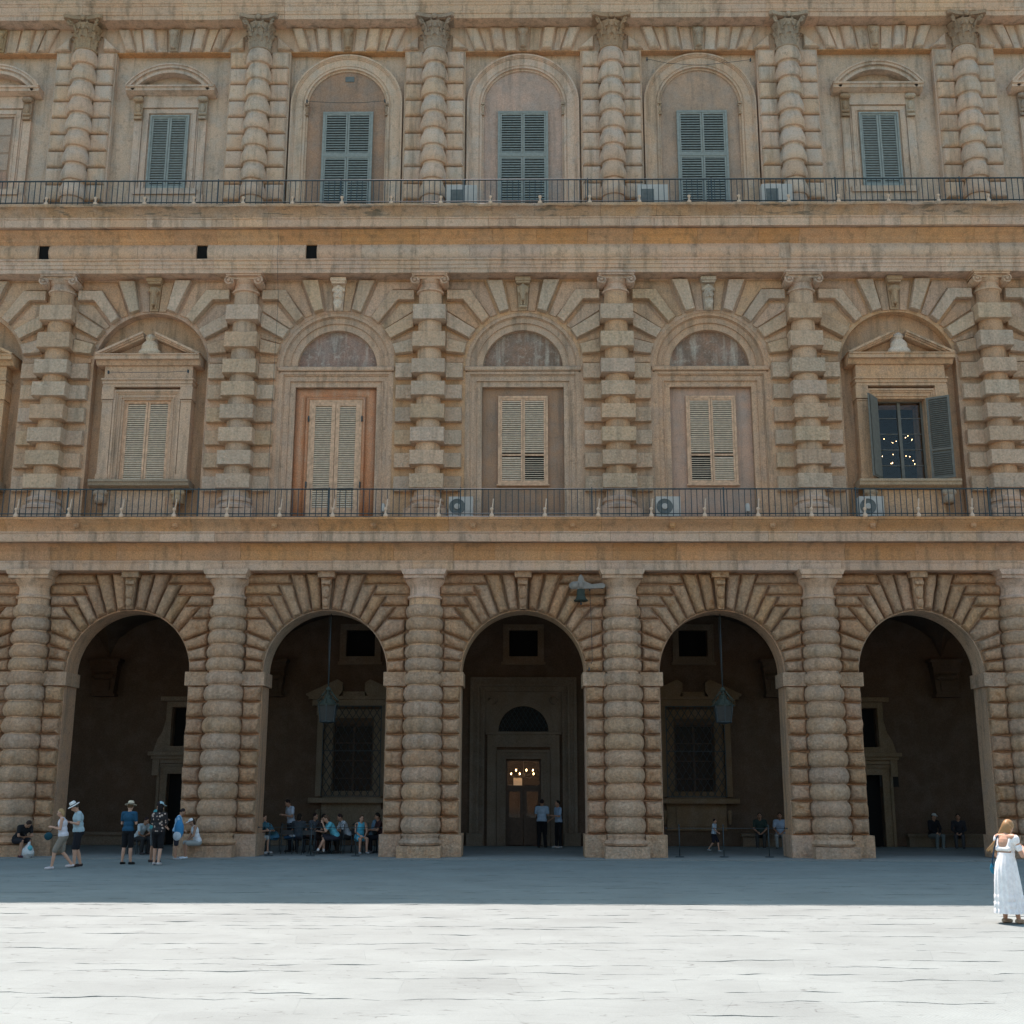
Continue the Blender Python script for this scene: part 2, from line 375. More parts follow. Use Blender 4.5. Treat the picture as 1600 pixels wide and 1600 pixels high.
# ---- ground storey
R1 = 1.98; Z1 = 5.67; XE = HB-.60
aj = [86.4-9.6*k for k in range(10)]
def pA(k, R=R1+.015): a = rad(aj[k]); return (R*math.cos(a), Z1+R*math.sin(a))
def line_at(k, end, z):
    p = pA(k); t = (z-p[1])/(end[1]-p[1]); return (p[0]+(end[0]-p[0])*t, z)
E = [(.225,8.86),(.72,8.86),(1.25,8.86),(1.62,8.5),(1.93,8.14),(2.26,7.78),(XE,6.95),(XE,6.51),(XE,6.07),(XE,5.67)]
VOU = [[pA(0),pA(1),E[1],E[0]], [pA(1),pA(2),E[2],E[1]],
       [pA(2),pA(3),E[3],line_at(2,E[2],8.5)], [pA(3),pA(4),E[4],line_at(3,E[3],8.14)], [pA(4),pA(5),E[5],line_at(4,E[4],7.78)],
       [pA(5),pA(6),E[6],(XE,7.37),line_at(5,E[5],7.37)],
       [pA(6),pA(7),E[7],E[6]], [pA(7),pA(8),E[8],E[7]], [pA(8),pA(9),E[9],E[8]]]
CRS = [[line_at(2,E[2],8.5),(2.72,8.5),(2.72,8.86),E[2]], [line_at(3,E[3],8.14),(2.72,8.14),(2.72,8.5),E[3]],
       [line_at(4,E[4],7.78),(2.66,7.78),(2.66,8.14),E[4]], [line_at(5,E[5],7.37),(XE+.04,7.37),(XE+.04,7.78),E[5]]]
def stones_of(polys, name, depth, w, mats, rings=None, rough=.018, y0=YF, sub=.14, var=2, gap=.012):
    out = []
    for v in range(var):
        for s in (1, -1):
            for i, p in enumerate(polys):
                d = depth*(1+.12*math.sin(i*7.1+v*3+s))
                mb = pillow([(s*x, z) for x, z in p], y0, d, w, seed=i*2.3+v*11+s*.5, rough=rough, sub=sub, gap=gap, **({'rings': rings} if rings else {}))
                out.append((v, mb.mesh(name, mats, 'auto', O)))
    return out
RUST = ((0,0),(.03,.5),(.10,.78),(.19,.93),(.32,1))
vou = stones_of(VOU, 'voussoir', .27, .42, 'rust', rings=RUST, gap=.02); crs = stones_of(CRS, 'course_stone', .20, .42, 'rust', rings=RUST, gap=.02)
am = MB(); spandrel(am, R1, Z1, 8.88, YF, YF+1.0); am = am.mesh('arch', 'wall', 'auto', O)
kb = MB().prism([(-.09,7.66),(.09,7.66),(.17,8.68),(-.17,8.68)], 37.66, YF).box(-.27,.27,37.52,YF,8.68,8.87)
kb.tube([(-.13,37.6,8.5),(.13,37.6,8.5)], .07, 10).ell((0,37.6,8.2),(.13,.08,.2)).ell((0,37.6,7.85),(.1,.07,.14))
ks = kb.wob(.02, 6).mesh('keystone', 'rust', 'auto', O)
for b in BAYS:
    a = put('arch', am, palace, at(b*BAY))
    for v, me in vou:
        if v == b % 2: put('voussoir', me, a, at(b*BAY))
    for v, me in crs:
        if v == b % 2: put('course_stone', me, a, at(b*BAY))
    put('keystone', ks, a, at(b*BAY))
# piers and half columns
zl = [.69+i*(5.22-.69)/9 for i in range(10)]; zu = [5.22,5.66,6.07,6.51,6.95,7.37,7.78]
drums = zl+zu[1:]
pm = MB().box(-1.19,1.19,YF+.004,YF+1.0,0,8.88); pm = pm.mesh('pier', 'wall', False, O)
pblk = []
for v in range(4):
    for s in (1, -1):
        h = zl[1]-zl[0]
        pblk.append(pillow(rect(min(s*.585,s*1.19), max(s*.585,s*1.19), 0, h), YF, .25+.02*(v%2), .42, seed=v*5+s, rough=.04, rings=RUST, gap=.018).mesh('pier_block', 'rust', 'auto', (0,YF,0)))
def drum_mesh(name, r, h, mat, seed, rough=.02, top=.88, fl=(.0,.03,.10,.22,.45,.70,.86,.96,1), rr=(.60,.82,.92,.975,1.02,.985,.93,.84,.66), seg=40):
    mb = MB(); mb.lathe([(.01,0.006)]+[(r*q, max(.006,min(h-.006,h*f))) for f, q in zip(fl, rr)]+[(.01,h-.006)], seg=seg, a0=170, a1=370)
    mb.wob(rough, 4.2, seed); return mb.mesh(name, mat, 'auto')
dl = [drum_mesh('column_drum', .625, zl[1]-zl[0], 'drum', s) for s in range(5)]
du = [drum_mesh('column_drum', .605, .425, 'drum', s+9) for s in range(5)]
cc = MB().lathe([(.52,0),(.5,8.1)], seg=24, a0=170, a1=370).mesh('column', 'wall', True)
cap1 = MB().lathe([(.47,0),(.48,.18),(.5,.2),(.555,.22),(.565,.26),(.53,.30),(.505,.315),(.49,.33),(.485,.55),(.49,.56),(.505,.575),(.50,.60),(.52,.61),(.53,.64),(.55,.66),(.60,.74),(.64,.80),(.65,.82)], seg=36, a0=170, a1=370)
cap1.box(-.64,.64,-.66,.1,.82,.93).prism([(-.66,.93),(.66,.93),(.735,1.10),(-.735,1.10)], -.72, .1)
cap1 = cap1.mesh('capital', 'fascia', 'auto')
pl1 = MB().box(-.67,.67,-.72,.1,0,.34).wob(.01, 4).mesh('plinth', 'drum', False)
to1 = MB().lathe([(.56,.34),(.66,.36),(.70,.43),(.66,.50),(.60,.53),(.585,.58),(.61,.64),(.60,.69)], seg=36, a0=170, a1=370).wob(.01, 4).mesh('base', 'drum', 'auto')
YA = YF-.10
for c in COLS:
    x = c*BAY; p = put('pier', pm, palace, at(x)); cr = random.Random(int(c*10+99))
    for i in range(9):
        for s in (0, 1):
            put('pier_block', pblk[2*cr.randrange(4)+s], p, (x, YF, zl[i]))
    for s in (1, -1):
        imp = MB().box(*sorted((s*.55, s*1.27)), YF-.17, YF+1.03, 5.23, 5.66).mesh('impost', 'drum', False, O)
        put('impost', imp, p, at(x))
        bs = MB().box(*sorted((s*.6, s*1.27)), YF-.28, YF+1.03, 0, .67).wob(.012, 3, c).mesh('pier_base', 'drum', False, O)
        put('pier_base', bs, p, at(x))
    co_ = put('column', cc, palace, (x, YA, 0))
    for i in range(len(drums)-1):
        me = (dl if i < 9 else du)[cr.randrange(5)]
        put('column_drum', me, co_, (x, YA, drums[i]))
    put('plinth', pl1, co_, (x, YA, 0)); put('base', to1, co_, (x, YA, 0)); put('capital', cap1, co_, (x, YA, 7.78))
# entablature 1
def entab(name): return put(name, MB().box(-24, 24, YF+.02, YF+.6, 0, .05).mesh(name, 'wall', False), palace, (0, YF, 0))
core1 = MB().box(-25,25,37.5,39,8.9,10.3).mesh('cornice', 'ochre', False, O); k1 = put('cornice', core1, palace, O)
course(k1, 'architrave_stone', [(YF,8.87),(37.40,8.87),(37.39,8.89),(37.38,9.10),(37.36,9.105),(37.34,9.15),(37.36,9.18),(YF,9.18)], 'fascia', seed=1)
course(k1, 'frieze_stone', [(YF,9.18),(37.43,9.18),(37.41,9.22),(37.41,9.50),(37.37,9.55),(37.36,9.60),(37.28,9.68),(37.20,9.72),(YF,9.72)], 'ochre', seed=2)
course(k1, 'corona_stone', [(YF,9.72),(37.2,9.735),(36.95,9.725),(36.94,9.74),(36.94,9.985),(36.90,10.00),(36.89,10.04),(YF,10.04)], 'fascia', seed=3, lens=(.7,2.4))
course(k1, 'cyma_stone', [(YF,10.04),(36.90,10.04),(36.89,10.09),(36.84,10.19),(36.74,10.27),(36.68,10.33),(36.66,10.36),(36.62,10.37),(36.60,10.45),(YF,10.45)], 'ochre', seed=4, wob=.012)
for x in [k*2.08-22 for k in range(22)]:
    put('lion_head', None, k1) if False else None
lh = MB().ell((0,0,0),(.10,.07,.10)).ell((0,-.05,-.02),(.05,.05,.045)).ell((.07,0,.06),(.035,)*3).ell((-.07,0,.06),(.035,)*3).wob(.01,12).mesh('lion_head', 'ochre', True)
for c in [k*.5 for k in range(-6, 7)]:
    put('lion_head', lh, k1, (c*BAY+1.58, 36.77, 10.2))

# ---- second storey
F2 = 10.45
wx = 2*BAY; ww, wb, wt = .80, 11.97, 14.85
wl = MB().box(-25, wx-ww, YF+.35, YF+1.3, 8.9, 21.35).box(wx+ww, 25, YF+.35, YF+1.3, 8.9, 21.35).box(wx-ww, wx+ww, YF+.35, YF+1.3, 8.9, wb).box(wx-ww, wx+ww, YF+.35, YF+1.3, wt, 21.35)
put('wall', wl.mesh('wall', 'wall', False, O), palace, O)
R2 = 1.95; Z2 = 16.0
s2 = MB(); spandrel(s2, R2, Z2, 19.3, YF, YF+.36); s2 = s2.mesh('arch', 'wall', 'auto', O)
a2 = [[(-1.27,19.08),(-.70,19.08),(-.47,17.99),(-.80,17.88)], [(-2.62,18.72),(-1.80,18.72),(-1.14,17.72),(-1.40,17.50),(-2.06,18.34),(-2.62,18.34)],
      [(-2.62,17.92),(-1.60,17.27),(-1.83,16.93),(-2.62,17.36)], [(-2.62,16.95),(-1.90,16.75),(-2.00,16.38),(-2.62,16.44)], [(-2.62,16.06),(-2.02,16.06),(-2.02,15.50),(-2.62,15.50)]]
a2 = [[(-x, z) for x, z in p] for p in a2]
f2 = [[(.22,19.08),(.62,19.08),(.42,17.97),(.16,17.98)], [(1.34,19.08),(2.55,19.08),(2.55,18.78),(1.86,18.78),(1.12,17.76),(.88,17.86)],
      [(1.48,17.46),(2.12,18.26),(2.62,18.26),(2.62,18.0),(1.62,17.34)], [(1.85,16.90),(2.62,17.28),(2.62,17.0),(1.94,16.80)], [(2.0,16.30),(2.62,16.38),(2.62,16.1),(2.02,16.12)]]
v2 = stones_of(a2, 'voussoir', .24, .3, 'block', rings=BLOCK, rough=.009)
v2f = stones_of(f2, 'voussoir', .05, .2, 'wall', rings=BLOCK, rough=.004, var=1)
# keystone carvings
def carve_head(kind):
    mb = MB(); mb.box(-.27,.27,-.34,.05,2.95,3.09).box(-.23,.23,-.28,.05,2.88,2.96).prism([(-.15,1.95),(.15,1.95),(.21,2.9),(-.21,2.9)], -.08, .05)
    if kind == 'man':
        mb.ell((0,-.16,2.48),(.165,.16,.25)).ell((0,-.17,2.14),(.14,.13,.24)).ell((0,-.33,2.46),(.03,.06,.08)).ell((-.07,-.30,2.56),(.06,.03,.022)).ell((.07,-.30,2.56),(.06,.03,.022))
        mb.ell((-.075,-.29,2.48),(.035,.025,.02)).ell((.075,-.29,2.48),(.035,.025,.02)).ell((-.05,-.32,2.35),(.06,.03,.02), rot=Matrix.Rotation(-.4,3,'Y')).ell((.05,-.32,2.35),(.06,.03,.02), rot=Matrix.Rotation(.4,3,'Y'))
        for i in range(9): a = -.5+i/8; mb.ell((a*.36,-.22+abs(a)*.15,2.72+.05*math.cos(a*6)),(.05,.06,.07))
        for i in range(7): a = -.5+i/6; mb.ell((a*.24,-.27+abs(a)*.1,2.2-.04*(i%2)),(.035,.05,.09))
        mb.ell((-.17,-.1,2.5),(.03,.05,.07)).ell((.17,-.1,2.5),(.03,.05,.07)).ell((0,-.26,2.02),(.07,.07,.1))
    elif kind == 'ram':
        mb.ell((0,-.18,2.70),(.15,.15,.16)).cap((0,-.2,2.62),.12,(0,-.26,2.3),.065).ell((-.05,-.27,2.62),(.03,.03,.03)).ell((.05,-.27,2.62),(.03,.03,.03))
        for s in (-1,1):
            pts = [(s*(.10+.07*math.cos(a)), -.2, 2.66+.11*math.sin(a)) for a in [x*.6 for x in range(-3, 6)]]
            for p, q in zip(pts, pts[1:]): mb.cap(p, .035, q, .035, 6)
            mb.ell((s*.09,-.16,2.05),(.045,.06,.05)); mb.cap((s*.05,-.16,2.4),.05,(s*.05,-.14,2.15),.035)
        mb.cap((-.1,-.15,2.06),.05,(.1,-.15,2.06),.05)
    else:
        mb.ell((0,-.16,2.66),(.17,.16,.15)).cap((0,-.18,2.58),.11,(0,-.2,2.22),.06).ell((0,-.22,2.16),(.08,.08,.07)).cap((-.1,-.2,2.74),.05,(-.2,-.2,2.62),.03).cap((.1,-.2,2.74),.05,(.2,-.2,2.62),.03)
        mb.ell((-.07,-.27,2.6),(.03,.03,.045)).ell((.07,-.27,2.6),(.03,.03,.045)).cap((-.09,-.14,2.4),.04,(-.06,-.12,2.05),.04).cap((.09,-.14,2.4),.04,(.06,-.12,2.05),.04)
    return mb
heads = {k: remeshed(carve_head(k), 'keystone_head', 'carved' if k != 'man' else 'pale_carved', .013) for k in ('man', 'ram', 'skull')}
for b in BAYS:
    a = put('arch', s2, palace, at(b*BAY))
    for v, me in v2:
        if v == b % 2: put('voussoir', me, a, at(b*BAY))
    for v, me in v2f: put('voussoir', me, a, at(b*BAY))
    put('keystone_head', heads['man' if abs(b) in (1, 3) else 'ram' if b == 0 else 'skull'], a, (b*BAY, YF, 16.0+.05))
bands = [(11.59,12.06),(12.39,12.90),(13.18,13.70),(13.98,14.49),(14.78,15.30),(15.57,16.09),(16.50,17.06),(17.48,18.03)]
p2 = MB().box(-1.22,1.22,YF+.004,YF+.36,F2,19.3).mesh('pier', 'wall', False, O)
sh2 = MB().lathe([(.42,10.9),(.42,12),(.40,18.62)], seg=32, a0=170, a1=370)
sh2 = sh2.mesh('column', 'wall', True)
def blkm(name, x0, x1, h, y0, dep, mat, seed):
    mb = pillow(rect(x0, x1, 0, h), 0, dep, .3, seed=seed, rings=BLOCK, rough=.009, gap=.003); mb.v = [(x, y+y0, z) for x, y, z in mb.v]
    return mb.mesh(name, mat, 'auto')
cb = [blkm('column_block', -.57, .57, .51, .1, .62, 'block', s) for s in range(4)]
cbt = [blkm('column_block', -.56, .56, .555, .1, .60, 'block', s+6) for s in range(3)]
pb = {s: [blkm('pier_block', min(s*.5,s*1.12), max(s*.5,s*1.12), .51, YF-YA, .21, 'block', v+s*3) for v in range(3)] for s in (1, -1)}
def spiral(mb, cx, z, y, s, r=.165):
    pts = [(cx+s*r*(1-t*.82)*math.cos(math.pi/2-s*0-t*9.5), y-.02-.03*t, z+r*(1-t*.82)*math.sin(math.pi/2-t*9.5)) for t in [i/26 for i in range(27)]]
    if s < 0: pts = [(cx-(p[0]-cx) if False else p[0], p[1], p[2]) for p in pts]
    mb.tube(pts, .032, 6, .018); mb.ell((cx, y-.03, z), (.05,.05,.05), 8, 6)
ion = MB().lathe([(.40,0),(.405,.02),(.47,.04),(.475,.09),(.43,.11),(.415,.13),(.41,.30),(.44,.32),(.50,.40),(.52,.46)], seg=32, a0=170, a1=370)
for s in (1, -1):
    ion.tube([(s*.49,-.52,.36),(s*.49,.1,.36)], .15, 20); spiral(ion, s*.49, .36, -.52, s)
ion.box(-.5,.5,-.50,.1,.42,.52).box(-.60,.60,-.60,.1,.52,.58).box(-.64,.64,-.64,.1,.58,.66)
ion = ion.mesh('capital', 'fascia', 'auto')
b2m = MB().box(-.72,.72,-.62,.1,F2,10.9).lathe([(.60,10.9),(.66,10.93),(.66,11.03),(.60,11.07),(.52,11.12),(.52,11.18),(.56,11.2),(.57,11.3),(.52,11.34),(.44,11.37),(.43,11.6)], seg=36, a0=170, a1=370)
b2m = b2m.wob(.008, 4).mesh('base', 'fascia', 'auto', (0,0,F2))
for c in COLS:
    x = c*BAY; p = put('pier', p2, palace, at(x)); cr = random.Random(int(c*10+50)); q = put('column', sh2, palace, (x, YA, 0))
    for i, (z0, z1) in enumerate(bands):
        put('column_block', (cbt if i > 5 else cb)[cr.randrange(3)], q, (x, YA, z0))
        if i < 5:
            for s in (1, -1): put('pier_block', pb[s][cr.randrange(3)], p, (x, YA, z0))
    put('base', b2m, q, (x, YA, F2)); put('capital', ion, q, (x, YA, 18.40+.12))
core2 = MB().box(-25,25,37.5,38.4,19.22,21.0).mesh('cornice', 'wall', False, O); k2 = put('cornice', core2, palace, O)
course(k2, 'architrave_stone', [(YF,19.17),(37.42,19.17),(37.41,19.32),(37.385,19.325),(37.38,19.45),(37.355,19.455),(37.35,19.57),(37.30,19.60),(37.30,19.645),(YF,19.645)], 'fascia', seed=5)
fz = [(YF,19.645),(37.42,19.645)]+[(37.42-.11*math.sin(math.pi*t/8), 19.67+.54*t/8) for t in range(0, 9)]+[(YF,20.21)]
hole_x = [-16.45, -11.0, -7.24, 8.9]
xs = [-24]+[h for hx in hole_x for h in (hx-.19, hx+.19)]+[24]
for i in range(0, len(xs), 2): course(k2, 'frieze_stone', fz, 'fascia', x0=xs[i], x1=xs[i+1], lens=(1.4,3.2), seed=60+i)
for hx in hole_x[:3]: put('beam_hole', MB().box(-.19,.19,37.48,37.9,19.66,20.2).mesh('beam_hole', 'void', False, O), k2, at(hx))
put('frieze_patch', MB().box(-.19,.19,37.36,37.9,19.66,20.2).mesh('frieze_patch', 'fascia', False, O), k2, at(8.9))
course(k2, 'bed_stone', [(YF,20.21),(37.42,20.21),(37.40,20.26),(37.34,20.31),(37.33,20.37),(37.25,20.45),(37.18,20.50),(37.16,20.56),(37.08,20.62),(YF,20.62)], 'ochre', seed=7)
course(k2, 'corona_stone', [(YF,20.62),(37.08,20.65),(36.92,20.635),(36.91,20.66),(36.905,20.90),(36.87,20.915),(36.86,20.96),(YF,20.96)], 'fascia', seed=8, lens=(.6,2.2))
course(k2, 'cyma_stone', [(YF,20.96),(36.87,20.96),(36.85,21.02),(36.79,21.12),(36.72,21.18),(36.66,21.22),(36.60,21.23),(36.585,21.29),(36.60,21.33),(YF,21.33)], 'eroded', seed=9, wob=.035, step=.14)

# shutters: a leaf is one mesh (its slats cannot be picked apart one by one)
def leaf(w, h, pitch=.085, fr=.07, mid=None, y=0, th=.05, tilt=.028, opened=False):
    mb = MB(); mb.cur = 0
    mb.box(0, fr, y-th/2, y+th/2, 0, h).box(w-fr, w, y-th/2, y+th/2, 0, h).box(fr, w-fr, y-th/2, y+th/2, 0, fr).box(fr, w-fr, y-th/2, y+th/2, h-fr, h)
    if mid: mb.box(fr, w-fr, y-th/2, y+th/2, mid-fr/2, mid+fr/2)
    mb.cur = 1; z = fr+.01
    while z < h-fr-pitch*.5:
        sk = .45 if (mid and z < mid and opened) else .84
        if not (mid and abs(z+pitch/2-mid) < fr*.9):
            mb.add([(fr,y+tilt*.7,z+pitch*sk),(w-fr,y+tilt*.7,z+pitch*sk),(w-fr,y-tilt,z),(fr,y-tilt,z),(fr,y+tilt*.7+.008,z+pitch*sk+.01),(w-fr,y+tilt*.7+.008,z+pitch*sk+.01),(w-fr,y-tilt,z+.012),(fr,y-tilt,z+.012)],
                   [(0,1,2,3),(7,6,5,4),(3,2,6,7),(0,4,5,1),(0,3,7,4),(1,5,6,2)])
        z += pitch
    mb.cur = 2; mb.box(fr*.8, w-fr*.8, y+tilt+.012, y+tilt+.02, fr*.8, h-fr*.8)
    return mb
def frame_box(mb, x0, x1, z0, z1, t, y0, y1):
    return mb.box(x0, x0+t, y0, y1, z0, z1).box(x1-t, x1, y0, y1, z0, z1).box(x0+t, x1-t, y0, y1, z1-t, z1).box(x0+t, x1-t, y0, y1, z0, z0+t)
def put_leaves(win, bx, x0, x1, z0, z1, y, mats, mid=None, pitch=.085, fr=.06, op=None):
    wd = (x1-x0)/2; mes = [leaf(wd-.01, z1-z0, pitch, fr, mid, opened=(i == op)).mesh('shutter', mats, False) for i in (0, 1)]
    for i in (0, 1): put('shutter', mes[i], win, (bx+x0+i*(wd+.005), y, z0))
# bays 0, 1, -1: archivolt over a straight frame
for b in (-1, 0, 1):
    bx = b*BAY; mb = MB()
    for r0, r1, y0 in ((1.955,1.83,38.02),(1.83,1.80,38.08),(1.80,1.62,38.12),(1.62,1.595,38.09),(1.595,1.36,38.15)): ringp(mb, r0, r1, Z2+.005, y0, YF+.352)
    mb.extr([(YF+.35,15.82),(37.98,15.84),(37.95,15.87),(37.95,15.97),(37.99,16.0),(YF+.35,16.0)], -1.975, 1.975)
    for xo, xi, y0 in ((1.89,1.80,38.02),(1.80,1.76,38.06),(1.76,1.60,38.10),(1.60,1.57,38.07),(1.57,1.38,38.13)): uframe(mb, xo, xi, 15.82-(1.89-xo), 15.82-(1.89-xi), F2, y0, YF+.352)
    mb.box(-1.98,-1.89,38.02,38.3,F2,15.8).box(1.89,1.98,38.02,38.3,F2,15.8)
    w_ = put('window', mb.mesh('window', 'wall', 'auto', O), palace, at(bx))
    ty = MB(); ringp(ty, 1.37, .001, Z2, YF+.33, YF+.352); put('tympanum', ty.mesh('tympanum', 'pink' if b else 'brick2', False, O) if False else ty.mesh('tympanum', 'tymp', False, O), w_, at(bx))
    if b == -1:
        pn = MB(); uframe(pn, 1.37, .98, 15.27, 14.95, F2, YF+.24, YF+.352); uframe(pn, 1.0, .90, 14.97, 14.90, F2, YF+.20, YF+.352); put('casing', pn.mesh('casing', 'redwood', 'auto', O), w_, at(bx))
        fr = MB(); uframe(fr, .90, .82, 14.90, 14.80, F2, YF+.22, YF+.35); fr.box(-.82,.82,YF+.22,YF+.35,F2,F2+.55); put('window_frame', fr.mesh('window_frame', 'orange_wood', False, O), w_, at(bx))
        put_leaves(w_, bx, -.82, .82, F2+.55, 14.80, YF+.25, ['orange_wood', 'tan_sh', 'dark'], pitch=.075, fr=.13)
        for xh in (-.9, .9):
            for zh in (14.2, 11.9): put('hinge', MB().box(-.02,.02,YF+.13,YF+.2,-.1,.1).mesh('hinge', 'iron', False, (0, YF, 0)), w_, (bx+xh, YF, zh))
    else:
        put('infill', MB().box(-1.37,1.37,YF+.31,YF+.352,F2,15.30).mesh('infill', 'pink', False, O), w_, at(bx))
        fr = MB(); frame_box(fr, -.84, .84, 11.92, 15.02, .075, YF+.22, YF+.33); fr.box(-.88,.88,YF+.2,YF+.33,11.88,11.93); put('window_frame', fr.mesh('window_frame', 'orange_wood', False, O), w_, at(bx))
        put_leaves(w_, bx, -.765, .765, 12.0, 14.94, YF+.26, ['orange_wood', 'tan_sh', 'void'], mid=.95, pitch=.074, op=1 if b == 0 else 0)
# bays with a broken pediment
def aedicule2(b, opened=False):
    bx = b*BAY; mb = MB(); y = YF-.12
    for s in (-1, 1):
        mb.box(*sorted((s*1.15, s*1.50)), y, YF+.352, 11.95, 14.78).box(*sorted((s*1.12,s*1.53)), y-.04, YF+.352, 14.80, 15.24).box(*sorted((s*1.12,s*1.53)), y-.03, YF+.352, 11.95, 12.2)
        mb.box(*sorted((s*1.13,s*1.52)), y-.025, YF+.352, 14.72, 14.76)
        # raking cornices
        for k, (o, d) in enumerate(((0, .30), (.06, .24), (.12, .16))):
            z0 = 16.32+.0; mb.prism([(s*1.80, z0+.02-o*.2), (s*.20, z0+.80-o), (s*.20, z0+.80-o-.08), (s*(1.66-.1*k), z0-.0)], y-.05-d, YF+.352)
        mb.prism([(s*1.5, 16.32), (s*.2, 16.90), (s*.2, 16.32)], YF+.0, YF+.352)
    mb.box(-1.51,1.51,y-.04,YF+.352,15.245,15.34).box(-1.53,1.53,y-.07,YF+.352,15.345,15.46).box(-1.56,1.56,y-.12,YF+.352,15.465,15.52)
    mb.box(-1.49,1.49,y-.02,YF+.352,15.525,15.98)
    mb.extr([(YF+.35,15.98),(y-.10,15.985),(y-.20,16.12),(y-.34,16.13),(y-.34,16.26),(y-.38,16.27),(y-.38,16.31),(YF+.35,16.31)], -1.76, 1.76)
    for xo, xi, d in ((1.13,1.06,0),(1.06,1.0,.04),(1.0,.90,.08),(.90,.87,.05),(.87,.80,.10)): uframe(mb, xo, xi, 15.15-(1.13-xo), 15.15-(1.13-xi), 11.95, y+.0+d, YF+.352)
    mb.box(-1.20,1.20,YF-.02,YF+.352,F2,11.66).box(-.85,.85,YF-.06,YF+.352,10.75,11.45)
    w_ = put('window', mb.mesh('window', 'wall', 'auto', O), palace, at(bx))
    put('sill', MB().extr([(YF+.35,11.68),(y-.1,11.69),(y-.24,11.76),(y-.26,11.86),(y-.30,11.87),(y-.30,11.95),(YF+.35,11.95)], -1.66, 1.66).wob(.006,4).mesh('sill', 'carved', 'auto', O), w_, at(bx))
    cs = MB().cap((-.13,-.2,.35),.12,(.13,-.2,.35),.12).ell((0,-.24,.12),(.17,.12,.16)).box(-.18,.18,-.2,.1,0,.5)
    cs = remeshed(cs, 'bracket', 'carved', .025)
    for s in (-1, 1): put('bracket', cs, w_, (bx+s*1.28, YF, 11.18))
    bm_ = MB().ell((0,-.2,.12),(.40,.18,.2)).ell((0,-.2,.33),(.30,.17,.25)).ell((0,-.22,.62),(.14,.14,.17)).ell((-.12,-.2,.66),(.07,.08,.08)).ell((.12,-.2,.66),(.07,.08,.08)).ell((0,-.34,.6),(.03,.04,.04)).cap((0,-.2,.4),.1,(0,-.2,.55),.08)
    put('bust', remeshed(bm_, 'bust', 'pale_carved', .03), w_, (bx, YF, 16.31))
    if not opened:
        fr = MB(); frame_box(fr, -.80, .80, 11.96, 14.83, .05, YF+.06, YF+.30); put('window_frame', fr.mesh('window_frame', 'orange_wood', False, O), w_, at(bx))
        put_leaves(w_, bx, -.75, .75, 12.0, 14.79, YF+.10, ['orange_wood', 'tan_sh', 'dark'], pitch=.075, fr=.07)
    else:
        fr = MB(); frame_box(fr, -.80, .80, 11.96, 14.85, .07, YF+.30, YF+.40); fr.box(-.05,.05,YF+.29,YF+.39,12.03,14.78)
        put('window_frame', fr.mesh('window_frame', 'slate_sh', False, O), w_, at(bx))
        gz = [12.03+(14.78-12.03)*i/5 for i in range(6)]
        for s in (-1, 1):
            x0, x1 = sorted((s*.05, s*.73))
            for i in range(5):
                put('pane', MB().box(x0, x1, YF+.345, YF+.352, gz[i]+.012, gz[i+1]-.012).mesh('pane', 'glass_clear', False, O), w_, at(bx))
                if i: put('glazing_bar', MB().box(x0, x1, YF+.33, YF+.37, gz[i]-.012, gz[i]+.012).mesh('glazing_bar', 'slate_sh', False, O), w_, at(bx))
        me = leaf(.74, 2.82, .07, .07, 1.0).mesh('shutter', ['slate_sh', 'slate_sh', 'slate_sh'], False)
        l = put('shutter', me, w_, (bx-.82, YF-.05, 12.0)); l.rotation_euler = (0, 0, rad(180+52))
        l = put('shutter', me, w_, (bx+.82, YF-.05, 12.0)); l.rotation_euler = (0, 0, rad(-28))
    return w_
for b in (-3, -2, 3): aedicule2(b)
aedicule2(2, True)
# dark room behind the open window
rm = MB().box(wx-1.6, wx-ww, YF+.45, YF+3, 11.4, 15.4).box(wx+ww, wx+1.6, YF+.45, YF+3, 11.4, 15.4)
rm = MB().box(wx-1.5, wx+1.5, YF+2.9, YF+3, 11.0, 15.6).box(wx-1.6, wx-1.5, YF+1.3, YF+3, 11.0, 15.6).box(wx+1.5, wx+1.6, YF+1.3, YF+3, 11.0, 15.6).box(wx-1.6, wx+1.6, YF+1.3, YF+3, 15.6, 15.7).box(wx-1.6, wx+1.6, YF+1.3, YF+3, 10.9, 11.0)
put('room', rm.mesh('room', 'dark', False, O), palace, O)

# ---- third storey
F3 = 21.33
put('wall', MB().box(-25, 25, YF+.28, YF+1.3, 21.36, 33).mesh('wall', 'top', False, O), palace, O)
p3 = MB().box(-1.10,1.10,YF+.004,YF+.29,F3,28.06).mesh('pier', 'top', False, O)
dz = [27.36-.655*i for i in range(9)]
d3 = [drum_mesh('column_drum', .485, .64, 'top', s+3, rough=.008, fl=(0,.06,.2,.45,.7,.88,1), rr=(.70,.92,1.01,.99,.90,.80,.72)) for s in range(4)]
def soft(x0, x1, h, y0, dep, seed):
    mb = pillow(rect(x0, x1, 0, h), 0, dep, .3, seed=seed, rings=((0,0),(.02,.35),(.12,.8),(.30,1)), rough=.006, gap=.008)
    mb.v = [(x, y+y0, z) for x, y, z in mb.v]; return mb.mesh('pier_block', 'top', 'auto')
b3 = {s: [soft(*sorted((s*.40, s*1.06)), .63, YF-YA, .15, v+s) for v in range(3)] for s in (1, -1)}
sh3 = MB().lathe([(.38,F3),(.36,28.0)], seg=24, a0=170, a1=370).mesh('column', 'top', True)
